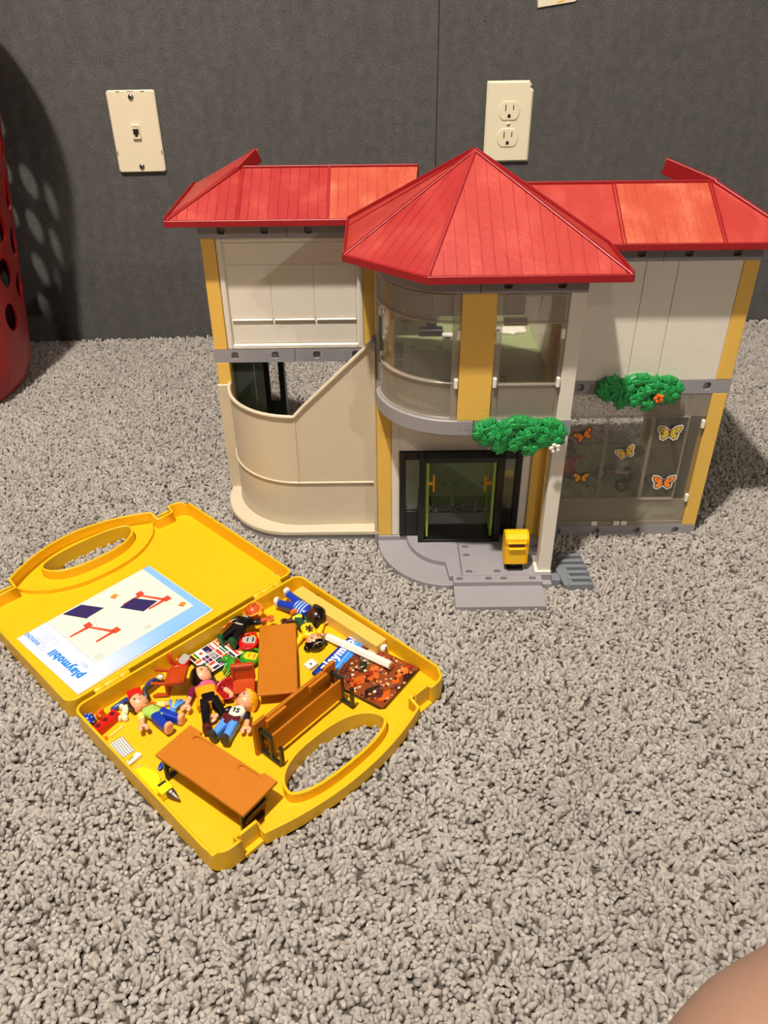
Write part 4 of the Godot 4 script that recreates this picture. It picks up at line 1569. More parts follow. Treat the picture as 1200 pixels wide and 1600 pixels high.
func flag_card() -> void:
	var t := thing("flag_card", "thick card printed with rows of national flags, under the figure in black", "card", at(.1290, .0232, FY + .0002, -.005))
	var mb := MB.new()
	mb.box(Vector3(0, .0020, 0), Vector3(.0475, .0040, .0350), .0005)
	put(mb, "card_body", M.black, t)
	var im := Image.create(384, 288, false, Image.FORMAT_RGB8)
	im.fill(Color(.90, .88, .82))
	var R := Color(.75, .20, .15); var N := Color(.10, .09, .26); var G := Color(.05, .36, .20); var Y := Color(.92, .78, .20); var O := Color(.85, .35, .10); var K := Color(.05, .05, .05); var Wt := Color(.92, .90, .85)
	var cells := [
		[["v", Color(.45, .12, .10), K, Y, G], ["sun"], ["ens"], ["v", R, Wt, Wt, R], ["h", O, Y, K], ["cross", Wt, N]],
		[["h2", O, Wt, G], ["cross", N, Color(.85, .55, .65)], ["gr"], ["v", R, R, Wt, G], ["v", G, Wt, O], ["h", R, Wt, N]],
		[["v", Color(.80, .45, .1), Y, Color(.85, .6, .3)], ["h2", R, Wt, N], ["ens"], ["h", R, Wt, R], ["v", N, Wt, R], ["h", K, R, Y]],
	]
	var cw := 62.0; var ch := 92.0
	for r in 3:
		for c in 6:
			var x := 7.0 + c * 62.5; var y := 7.0 + r * 93.0
			var w := cw - 7; var h := ch - 8
			var f: Array = cells[r][c]
			var n := f.size() - 1
			match f[0]:
				"v":
					for k in n: im.fill_rect(Rect2i(int(x + w * k / n), int(y), int(ceil(w / n)), int(h)), f[k + 1])
				"h", "h2":
					for k in n: im.fill_rect(Rect2i(int(x), int(y + h * k / n), int(w), int(ceil(h / n))), f[k + 1])
				"sun":
					fill(im, disc(16, 20, Vector2(x + w / 2, y + h / 2)), R)
				"ens":
					im.fill_rect(Rect2i(int(x), int(y), int(w), int(h)), N)
					line(im, Vector2(x + 4, y + h - 4), Vector2(x + w / 2, y + h * .62), 6, Color(.85, .55, .60))
					line(im, Vector2(x + 4, y + h * .62), Vector2(x + w / 2, y + h - 4), 6, Color(.85, .55, .60))
				"cross":
					im.fill_rect(Rect2i(int(x), int(y), int(w), int(h)), f[1])
					im.fill_rect(Rect2i(int(x), int(y + h * .42), int(w), 14), f[2])
					im.fill_rect(Rect2i(int(x + w * .30), int(y), 12, int(h)), f[2])
				"gr":
					for k in 5: im.fill_rect(Rect2i(int(x + k * w / 5), int(y), 6, int(h * .6)), N)
					im.fill_rect(Rect2i(int(x), int(y + h * .62), int(w * .4), 12), N); im.fill_rect(Rect2i(int(x + w * .6), int(y + h * .62), int(w * .4), 12), N)
					im.fill_rect(Rect2i(int(x), int(y + h * .82), int(w), 12), N)
	mb = MB.new()
	mb.sheet(.0455, .0330, .0042)
	put(mb, "flag_print", print_mat("flag_print", im, .4), t)

func booklet() -> void:
	var t := thing("catalogue_booklet", "glossy catalogue booklet with a blue title band over a crowded orange picture", "booklet", at(.2105, .1390, FY + .0002, .175))
	var mb := MB.new()
	mb.box(Vector3(0, .0018, 0), Vector3(.0595, .0034, .0790), .0004)
	put(mb, "pages", M.black, t)
	var W := 420; var H := 560
	var im := Image.create(W, H, false, Image.FORMAT_RGB8)
	im.fill(Color(.36, .19, .10))
	var r := RandomNumberGenerator.new(); r.seed = 5
	for y in 130:
		im.fill_rect(Rect2i(0, y, W, 1), Color(.02, .14, .50).lerp(Color(.22, .52, .88), clampf(y / 105.0, 0, 1)))
	# a crowded toy landscape: fences, sheds, sandy ground, little figures
	fill(im, pv([0, 210, 150, 180, 420, 260, 420, 560, 0, 560]), Color(.50, .24, .10))
	for k in 26:
		var c := Vector2(r.randf_range(0, W), r.randf_range(150, H)); var s := r.randf_range(25, 80)
		fill(im, pv([c.x - s, c.y, c.x, c.y - s * .5, c.x + s, c.y + s * .1, c.x + s * .2, c.y + s * .7]), [Color(.74, .33, .09), Color(.52, .15, .06), Color(.80, .42, .15), Color(.30, .14, .08), Color(.20, .11, .07)][k % 5])
	for k in 9:
		var y := 120.0 + k * 13
		line(im, Vector2(0, y + 55), Vector2(190, y), 6, Color(.30, .14, .08) if k % 2 else Color(.46, .24, .14))
	for k in 6:
		var x := 12.0 + k * 30
		line(im, Vector2(x, 120 + 50 - k * 6), Vector2(x + 8, 235 - k * 6), 6, Color(.24, .11, .06))
	fill(im, pv([20, 150, 120, 105, 130, 118, 28, 166]), Color(.12, .24, .16))
	fill(im, pv([150, 235, 250, 205, 290, 250, 190, 290]), Color(.14, .15, .09))
	line(im, Vector2(170, 215), Vector2(285, 275), 9, Color(.25, .40, .15))
	fill(im, disc(46, 24, Vector2(330, 215), 1.3), Color(.86, .76, .62))
	fill(im, disc(12, 16, Vector2(345, 205)), Color(.55, .40, .26))
	for k in 150:
		var c := Vector2(r.randf_range(8, W - 8), r.randf_range(165, H - 8)); var s := r.randf_range(4, 11)
		var cl: Color = [Color(.90, .80, .70), Color(.10, .08, .08), Color(.84, .42, .16), Color(.70, .16, .10), Color(.25, .28, .38), Color(.86, .60, .40), Color(.18, .10, .07)][r.randi() % 7]
		fill(im, disc(s, 9, c, r.randf_range(.6, 1.5)), cl)
		line(im, c, c + Vector2(r.randf_range(-16, 16), r.randf_range(6, 22)), 4, cl.darkened(.3))
	for o in [Vector2(0, 0), Vector2(2, 0), Vector2(-2, 0), Vector2(0, 2), Vector2(0, -2)]:
		write(im, "playmobil", Vector2(62, 86) + o, 58, 0, Color(.97, .97, .97))
	fill(im, pv([0, 112, 420, 70, 420, 82, 0, 124]), Color(.40, .66, .92))
	mb = MB.new()
	mb.xf = Transform3D(Basis(Vector3.UP, 0.0), Vector3())
	mb.sheet(.0590, .0785, .0037)
	put(mb, "printed_cover", print_mat("booklet_print", im, .18), t)

# ------------------------------------------------------------------ toy figures
# built standing (feet at y = 0, facing +z), then laid down by the transform
func figure(label: String, tr: Transform3D, k: Dictionary) -> Node3D:
	var t := thing("toy_figure", label, "toy figure", tr, "toy figures in the case")
	var child: bool = k.get("child", true)
	var S := .0218 if child else .0335      # hip height
	var sh := S + (.0158 if child else .0230)   # shoulder height
	var hw := .0066 if child else .0085         # half hip width
	var mb: MB
	# legs, each with its foot
	for s in [-1.0, 1.0]:
		var spread: float = k.get("spread", .12) * s
		mb = MB.new()
		var rings := []
		for q in [[S + .001, .0042, .0052], [S * .8, .0040, .0048], [S * .45, .0035, .0042], [S * .14, .0032, .0038], [S * .05, .0032, .0038]]:
			var ring := PackedVector3Array()
			for a in rr(q[1] * 2, q[2] * 2, q[1] * .55, 3):
				ring.append(Vector3(a.x + s * hw * .52, q[0] - S, a.y))
			rings.append(ring)
		mb.loft(rings, 0)
		var keep := Transform3D(Basis(Vector3.BACK, spread) * Basis(Vector3.RIGHT, k.get("kick", 0.0) * s), Vector3(0, S, 0))
		mb.V = keep * mb.V
		var leg := put(mb, "leg", k.pants, t)
		mb = MB.new()
		mb.prism(rr(.0074, .0118, .0034, 4, Vector2(s * hw * .52, .0018)), -S, -S + .0042, "y", .0009)
		mb.V = keep * mb.V
		put(mb, "shoe", k.shoes, leg)
	# trunk: one lofted body, waist to shoulders
	mb = MB.new()
	var rows := [[S - .0035, hw * .98, .0044], [S + .0005, hw * 1.02, .0049], [S + (sh - S) * .35, hw * .98, .0046], [S + (sh - S) * .72, hw * 1.12, .0048], [sh - .0012, hw * 1.06, .0042], [sh + .0012, hw * .60, .0032]]
	if k.has("flare"):
		rows[0][1] = hw * k.flare; rows[1][1] = hw * k.flare * .97; rows[2][1] = hw * 1.08
	var rg := []
	for q in rows:
		var ring := PackedVector3Array()
		for a in 18:
			var an := TAU * a / 18
			var c := cos(an); var s2 := sin(an)
			ring.append(Vector3(signf(c) * pow(absf(c), .75) * q[1], q[0], signf(s2) * pow(absf(s2), .75) * q[2]))
		rg.append(ring)
	mb.loft(rg, 0)
	var trunk := put(mb, "torso", k.shirt, t)
	if k.has("trunk_pants"):
		mb = MB.new()
		mb.box(Vector3(0, S - .0005, 0), Vector3(hw * 2.02, .0055, .0096), .0018)
		put(mb, "waistband", k.trunk_pants, trunk)
	mb = MB.new()
	mb.lathe([Vector2(.0030, sh), Vector2(.0030, sh + .0030)], 12)
	put(mb, "neck", k.skin, t)
	# arms with open clip hands
	var al := .0150 if child else .0205
	for s in [-1.0, 1.0]:
		var ang: Array = k.get("arms", [[.35, 0.0], [.35, 0.0]])[0 if s < 0 else 1]
		var shp := Vector3(s * (hw * 1.12 + .0016), sh - .0028, 0)
		var b := Basis(Vector3.BACK, s * ang[0]) * Basis(Vector3.RIGHT, ang[1])
		mb = MB.new()
		mb.xf = Transform3D(b, shp)
		mb.tube([Vector3(0, .0026, 0), Vector3(0, .0012, 0), Vector3(0, -.0020, 0), Vector3(s * .0006, -al * .45, .0004)], [.0010, .0027, .0030, .0027], 10)
		var arm := put(mb, "sleeve", k.get("sleeve", k.shirt), t)
		mb = MB.new()
		mb.xf = Transform3D(b, shp)
		mb.tube([Vector3(s * .0005, -al * .40, .0004), Vector3(s * .0010, -al * .72, .0010), Vector3(s * .0010, -al * .88, .0014)], [.0024, .0022, .0018], 10)
		put(mb, "forearm", k.get("arm", k.skin), arm)
		mb = MB.new()
		mb.xf = Transform3D(b, shp)
		var c := Vector3(s * .0010, -al * .88 - .0034, .0016)
		var pts := []
		for i in 11:
			var a2 := deg_to_rad(-235 + i * 29.0)
			pts.append(c + Vector3(cos(a2) * .0029, -sin(a2) * .0029, 0))
		mb.tube(pts, [.0010, .0012, .0013, .0013, .0013, .0013, .0013, .0013, .0013, .0012, .0010], 8, false, 1.6)
		put(mb, "hand", k.get("hands", k.skin), arm)
	# head, face and hair
	var hr := .0082 if child else .0088
	var hc := Vector3(0, sh + .0026 + hr * .98, .0004)
	var hb := Basis(Vector3.UP, k.get("look", 0.0)) * Basis(Vector3.BACK, k.get("lean", 0.0))
	mb = MB.new()
	mb.xf = Transform3D(hb, hc)
	mb.lathe([Vector2(0, -hr), Vector2(hr * .50, -hr * .96), Vector2(hr * .80, -hr * .78), Vector2(hr * .95, -hr * .42), Vector2(hr, 0), Vector2(hr * .96, hr * .45), Vector2(hr * .75, hr * .82), Vector2(hr * .40, hr * .98), Vector2(0, hr)], 22)
	var head := put(mb, "head", k.skin, t)
	for s in [-1.0, 1.0]:
		mb = MB.new()
		mb.xf = Transform3D(hb * Basis(Vector3.UP, s * .40), hc)
		mb.ball(Vector3(0, -.0002, hr * .965), Vector3(.0009, .0013, .0006), 8, 6)
		put(mb, "eye", M.ink, head)
		if k.get("brows", false):
			mb = MB.new()
			mb.xf = Transform3D(hb * Basis(Vector3.UP, s * .40), hc)
			mb.box(Vector3(0, .0024, hr * .955), Vector3(.0022, .0006, .0006), 0)
			put(mb, "brow", M.ink, head)
	mb = MB.new()
	var sm := []
	for i in 7:
		var a3 := lerpf(-.36, .36, i / 6.0)
		var y := -.0036 + .0010 * pow(absf(a3) / .36, 2.0)
		sm.append(hb * (Vector3(sin(a3) * hr * .90, y, cos(a3) * hr * .90)) + hc)
	mb.tube(sm, [.0003, .00045, .0005, .0005, .0005, .00045, .0003], 6)
	put(mb, "mouth", M.red_dark, head)
	var hair: String = k.get("hair", "short")
	mb = MB.new()
	mb.xf = Transform3D(hb, hc)
	# a cap of hair: a thicker shell that leaves the face free
	var ringsh := []
	var front: float = {"short": .42, "bob": .50, "ponytail": .40, "band": .62, "round": .55}[hair]
	var back: float = {"short": -.45, "bob": -1.25, "ponytail": -.35, "band": -.30, "round": -.50}[hair]
	var puff: float = {"short": 1.13, "bob": 1.20, "ponytail": 1.14, "band": 1.16, "round": 1.30}[hair]
	var nseg := 24
	for lv in 8:
		var f := lv / 7.0
		var ring := PackedVector3Array()
		for i in nseg:
			var an := TAU * i / nseg
			var facing := sin(an)      # +1 at the face
			var w := smoothstep(.25, .75, facing)
			var lo := lerpf(back, front, w)
			var y := lerpf(lo, 1.0, f)
			var rad := sqrt(maxf(0.0, 1.0 - y * y)) if y > 0 else (1.0 if y < -.2 else sqrt(1.0 - y * y))
			if f >= 1.0:
				rad = 0.0
			var pf := puff if y > -.6 else puff * 1.02
			ring.append(Vector3(cos(an) * rad * hr * pf, y * hr * pf, sin(an) * rad * hr * pf - hr * .06))
		ringsh.append(ring)
	mb.loft(ringsh, 0)
	if hair == "ponytail":
		for s in [-1.0, 1.0]:
			mb.ball(Vector3(s * hr * 1.12, hr * .15, -hr * .25), Vector3(.0030, .0036, .0030), 10, 7)
	var hm2 := put(mb, "hair", k.hair_mat, head)
	if hair == "band":
		mb = MB.new()
		var hp := []
		for i in 25:
			var a4 := TAU * i / 24.0
			hp.append(hb * Vector3(cos(a4) * hr * 1.12, sin(a4) * hr * 1.12, hr * .18) + hc)
		mb.tube(hp, [.0011], 8)
		put(mb, "hair_band", M.hair_orange, head)
		for s in [-1.0, 1.0]:
			mb = MB.new()
			mb.xf = Transform3D(hb, hc)
			mb.ball(Vector3(s * hr * 1.25, -hr * .30, 0), Vector3(.0026, .0034, .0026), 10, 7)
			put(mb, "hair_bun", M.hair_orange, head)
	return trunk

func lay(u: float, v: float, du: float, dv: float, y: float, roll := 0.0, pitch := 0.0) -> Transform3D:
	# lie on the back: feet at (u, v) in the case, head towards (du, dv)
	var yd := Vector3(du, 0, dv).normalized()
	var zu := Vector3.UP
	var b := Basis(yd.cross(zu), yd, zu) * Basis(Vector3.UP, roll)
	b = Basis(yd.cross(zu), pitch) * b
	return CF * Transform3D(b, Vector3(u, y, v))

func figures() -> void:
	var mb: MB
	var f := FY + .0052
	# woman: head (.098, .043), feet (.068, .094)
	var tr := figure("toy woman figure with a black bob, yellow apron and black trousers", lay(.0735, .1010, .0240, -.0560, f + .0010, .05), {"child": false, "pants": M.hair_black, "shoes": M.maroon, "shirt": M.apron, "sleeve": M.plum, "flare": 1.42, "skin": M.skin, "hair": "bob", "hair_mat": M.hair_black, "arms": [[.42, .1], [.50, .15]], "look": .45, "lean": .15, "spread": .15})
	mb = MB.new()
	mb.box(Vector3(0, .0362, .0030), Vector3(.0120, .0120, .0052), .0022)
	put(mb, "black_lap", M.hair_black, tr)
	mb = MB.new()
	var yoke := []
	for q in [[.0515, .0098, .0052], [.0545, .0097, .0050], [.0572, .0086, .0044], [.0584, .0050, .0032]]:
		var ring := PackedVector3Array()
		for a in 18:
			var an := TAU * a / 18
			var c := cos(an); var s2 := sin(an)
			ring.append(Vector3(signf(c) * pow(absf(c), .75) * q[1], q[0], signf(s2) * pow(absf(s2), .75) * q[2]))
		yoke.append(ring)
	mb.loft(yoke, 0)
	put(mb, "pink_yoke", M.pink, tr)
	# boy in green waistcoat: head (.043, .027), feet (.052, .074)
	tr = figure("toy boy figure with brown hair, lime waistcoat, yellow sleeves and blue shorts", lay(.0523, .0720, -.0095, -.0470, f, .18), {"pants": M.blue, "shoes": M.skin, "shirt": M.lime_shirt, "sleeve": M.yellow_pale, "skin": M.skin, "hair": "short", "hair_mat": M.hair_brown, "arms": [[.55, .1], [.75, .1]], "spread": .20, "look": -.1, "trunk_pants": M.blue})
	mb = MB.new()
	mb.bar(Vector3(-.0062, .0371, .0046), Vector3(.0042, .0346, .0056), .0008, .0016, Vector3.BACK)
	mb.bar(Vector3(.0060, .0371, .0046), Vector3(.0042, .0344, .0056), .0008, .0014, Vector3.BACK)
	mb.prism(pv([.0036, .0352, .0056, .0346, .0064, .0308, .0048, .0316, .0030, .0304]), .0050, .0060, "z", .0002)
	put(mb, "neckerchief", M.orange, tr)
	# blond child with 15 on the shirt: head (.111, .092), feet (.072, .105)
	tr = figure("blond toy child figure in a white shirt numbered 15 and pale blue trousers", lay(.0655, .1105, .0470, -.0195, f + .0015, -.05), {"pants": M.blue_sky, "shoes": M.grey_dark, "shirt": M.white, "sleeve": M.navy, "skin": M.skin, "hair": "round", "hair_mat": M.hair_blond, "arms": [[.60, .2], [.35, .2]], "spread": .13, "look": -.5, "lean": .1})
	mb = MB.new()
	mb.xf = Transform3D(Basis(), Vector3(0, .0362, .00445))
	var tm := TextMesh.new()
	var sf := SystemFont.new(); sf.font_names = PackedStringArray(["Droid Sans"]); sf.font_weight = 700
	tm.font = sf; tm.text = "15"; tm.font_size = 32; tm.pixel_size = .00020; tm.depth = .0012
	var num := MeshInstance3D.new()
	num.name = "shirt_number"; num.mesh = tm; num.material_override = M.navy
	tr.add_child(num, true)
	num.position = Vector3(0, .0318, .0048)
	mb = MB.new()
	mb.prism(pv([-.0082, .0268, .0020, .0252, .0074, .0272, .0080, .0218, .0050, .0202, .0020, .0216, -.0020, .0194, -.0060, .0202, -.0084, .0188]), .0030, .0060, "z", .0010)
	put(mb, "waist_cloth", M.maroon, tr)
	# figure in black: head (.177, .012), feet (.141, .025)
	tr = figure("toy child figure in shiny black with green shoes and an orange headband", lay(.1380, .0246, .0450, -.0145, FY + .0105, -.1, .06), {"pants": M.hair_black, "shoes": M.green_deep, "shirt": M.hair_black, "skin": M.skin_tan, "hair": "band", "hair_mat": M.hair_orange, "arms": [[.55, .1], [2.3, .2]], "spread": .17, "brows": true, "look": -.2, "hands": M.skin_tan})
	for q in [[.0352, .0066, .0007], [.0240, .0092, .0009]]:
		mb = MB.new()
		for i in 7:
			var x: float = (i - 3) / 7.0 * q[1]
			mb.box(Vector3(x, q[0], .0050), Vector3(q[1] / 8.0, q[2] * 2.0, .0010), 0)
		put(mb, "silver_trim", M.grey_light, tr)
	# boy in striped shirt: head (.224, .045), feet (.219, -.002)
	tr = figure("toy child figure in a blue striped shirt, feet towards the hinge wall", lay(.2185, .0075, .0060, .0480, f + .0040, .15), {"pants": M.blue, "shoes": M.white, "shirt": M.blue, "sleeve": M.lemon, "skin": M.skin_dark, "hair": "round", "hair_mat": M.hair_black, "arms": [[.95, .3], [.85, .2]], "spread": .22, "look": .9, "hands": M.skin_dark})
	for i in 4:
		mb = MB.new()
		var y := .0228 + i * .0034
		var rg := []
		for dy in [0.0, .0016]:
			var ring := PackedVector3Array()
			for a in 18:
				var an := TAU * a / 18
				var c := cos(an); var s := sin(an)
				ring.append(Vector3(signf(c) * pow(absf(c), .75) * .00765, y + dy, signf(s) * pow(absf(s), .75) * .00525))
			rg.append(ring)
		mb.loft(rg, 0)
		put(mb, "stripe", M.blue_pale, tr)
	# girl with bear print: head (.201, .077), feet (.219, .031)
	tr = figure("toy child figure in a yellow top with a brown bear print", lay(.2195, .0350, -.0195, .0480, f - .0004, -.05), {"pants": M.green_pine, "shoes": M.orange, "shirt": M.yellow_shirt, "skin": M.skin, "hair": "ponytail", "hair_mat": M.hair_black, "arms": [[.55, .1], [2.2, .3]], "spread": .12, "look": .0, "lean": .1, "arm": M.yellow_shirt})
	mb = MB.new()
	for q in [[0, .0340, .0017], [0, .0308, .0022], [-.0016, .0353, .0008], [.0016, .0353, .0008], [-.0028, .0320, .0010], [.0028, .0320, .0010], [-.0017, .0284, .0012], [.0017, .0284, .0012]]:
		mb.prism(disc(q[2], 12, Vector2(q[0], q[1])), .0030, .0055, "z", .0002)
	put(mb, "bear_print", M.hair_brown, tr)

# ------------------------------------------------------------------ furniture and small toys in the case
func school_desk(label: String, tr: Transform3D) -> void:
	var t := thing("toy_school_desk", label, "toy desk", tr, "orange toy school desks")
	var mb := MB.new()
	var y0 := .0258; var y1 := .0288
	var hs := [Vector2(.0475 - .0245, .0295), Vector2(.0475 + .0245, .0295)]
	# top face with two pencil grooves, then the edges with a set-back middle
	mb.holed(Transform3D(Basis(Vector3.RIGHT, Vector3.FORWARD, Vector3.UP), Vector3(-.0475, y1, .0185)), .095, .0345, hs, .0105, .0032, .0010)
	var p := pv([-.0475, .0185, .0475, .0185, .0475, -.0185, .0340, -.0185, .0330, -.0160, -.0330, -.0160, -.0340, -.0185, -.0475, -.0185])
	mb.prism(p, y0, y1 - .0012, "y", .0003)
	mb.face([Vector3(-.0475, y1, .0185), Vector3(.0475, y1, .0185), Vector3(.0475, y1 - .0012, .0185), Vector3(-.0475, y1 - .0012, .0185)], Vector3.BACK)
	for s in [-1.0, 1.0]:
		mb.face([Vector3(s * .0475, y1, .0185), Vector3(s * .0475, y1, -.0185), Vector3(s * .0475, y1 - .0012, -.0185), Vector3(s * .0475, y1 - .0012, .0185)], Vector3(s, 0, 0))
		mb.face([Vector3(s * .0475, y1, -.0160), Vector3(s * .0335, y1, -.0160), Vector3(s * .0340, y1, -.0185), Vector3(s * .0475, y1, -.0185)], Vector3.UP)
		mb.face([Vector3(s * .0475, y1, -.0185), Vector3(s * .0340, y1, -.0185), Vector3(s * .0340, y1 - .0012, -.0185), Vector3(s * .0475, y1 - .0012, -.0185)], Vector3.FORWARD)
		mb.bx(s * .0245 - .0110, s * .0245 + .0110, y0 - .0028, y0 + .0002, -.0145, -.0070, .0004)
		mb.bx(s * .0385 - .0022, s * .0385 + .0022, y0 - .0050, y0 + .0002, .0020, .0065, .0003)
	mb.face([Vector3(-.0330, y1, -.0160), Vector3(.0330, y1, -.0160), Vector3(.0330, y1 - .0012, -.0160), Vector3(-.0330, y1 - .0012, -.0160)], Vector3.FORWARD)
	put(mb, "desk_top", M.desk_orange, t)
	mb = MB.new()
	mb.bx(-.0405, .0405, .0128, .0148, -.0095, .0125, .0004)
	mb.bx(-.0425, -.0405, .0126, .0150, -.0030, .0020, .0003)
	mb.bx(.0405, .0425, .0126, .0150, -.0030, .0020, .0003)
	put(mb, "shelf", M.desk_orange, t)
	for s in [-1.0, 1.0]:
		mb = MB.new()
		var a: float = s * .0418 - .0017; var b: float = s * .0418 + .0017
		mb.bx(a, b, 0, .0034, -.0060, .0172, .0005)
		mb.bx(a, b, 0, .0150, .0142, .0172, .0005)
		mb.bx(a, b, .0118, .0150, -.0110, .0172, .0005)
		mb.bx(a, b, .0140, .0260, .0142, .0172, .0005)
		mb.bx(a, b, .0140, .0260, -.0110, -.0080, .0005)
		mb.bx(a, b, .0238, .0260, -.0110, .0172, .0005)
		put(mb, "leg_frame", M.leg_black, t)

func chair(label: String, tr: Transform3D) -> void:
	# seat and back in one scoop, four legs; stands on y = 0, faces +z
	var t := thing("toy_chair", label, "toy chair", tr, "rust red toy chairs")
	var mb := MB.new()
	mb.prism(rr(.0190, .0175, .0025, 4), .0125, .0145, "y", .0004)
	put(mb, "seat", M.chair_rust, t)
	mb = MB.new()
	mb.xf = Transform3D(Basis(Vector3.RIGHT, -.12), Vector3(0, .0140, -.0080))
	mb.prism(rr(.0180, .0150, .0030, 4, Vector2(0, .0080)), -.0008, .0006, "z", .0003)
	var bk := put(mb, "backrest", M.chair_rust, t)
	mb = MB.new()
	mb.xf = Transform3D(Basis(Vector3.RIGHT, -.12), Vector3(0, .0140, -.0080))
	mb.bx(-.0105, -.0078, .0000, .0165, -.0020, .0024, .0007)
	mb.bx(.0078, .0105, .0000, .0165, -.0020, .0024, .0007)
	mb.bx(-.0105, .0105, .0132, .0168, -.0020, .0024, .0007)
	put(mb, "back_rim", M.chair_rust, bk)
	for sx in [-1.0, 1.0]:
		for sz in [-1.0, 1.0]:
			mb = MB.new()
			mb.bar(Vector3(sx * .0086, .0005, sz * .0080), Vector3(sx * .0080, .0130, sz * .0066), .0026, .0026, Vector3.BACK, .0005)
			put(mb, "leg", M.chair_rust, t)

func backpack(label: String, tr: Transform3D, shell: Material, lining: Material) -> void:
	var t := thing("toy_backpack", label, "toy backpack", tr)
	var mb := MB.new()
	mb.prism(pv([-.0062, .0070, -.0072, .0, -.0066, -.0060, -.0035, -.0095, .0, -.0104, .0035, -.0095, .0066, -.0060, .0072, .0, .0062, .0070, .0030, .0086, -.0030, .0086]), 0, .0058, "y", .0014)
	put(mb, "shell", shell, t)
	mb = MB.new()
	mb.prism(pv([-.0044, .0062, -.0046, -.0035, -.0022, -.0066, .0022, -.0066, .0046, -.0035, .0044, .0062]), .0050, .0066, "y", .0004)
	var li := put(mb, "lining", lining, t)
	mb = MB.new()
	mb.bx(-.0028, .0028, .0056, .0069, .0028, .0044, .0003)
	mb.bx(-.0028, .0028, .0056, .0069, -.0022, -.0008, .0003)
	put(mb, "recess", M.grey_dark if lining == M.grey_light else M.orange, li)
	for s in [-1.0, 1.0]:
		mb = MB.new()
		mb.tube([Vector3(s * .0058, .0040, .0060), Vector3(s * .0098, .0050, .0040), Vector3(s * .0106, .0046, -.0010), Vector3(s * .0088, .0040, -.0060), Vector3(s * .0058, .0034, -.0078)], [.0014], 8)
		put(mb, "strap", shell, t)

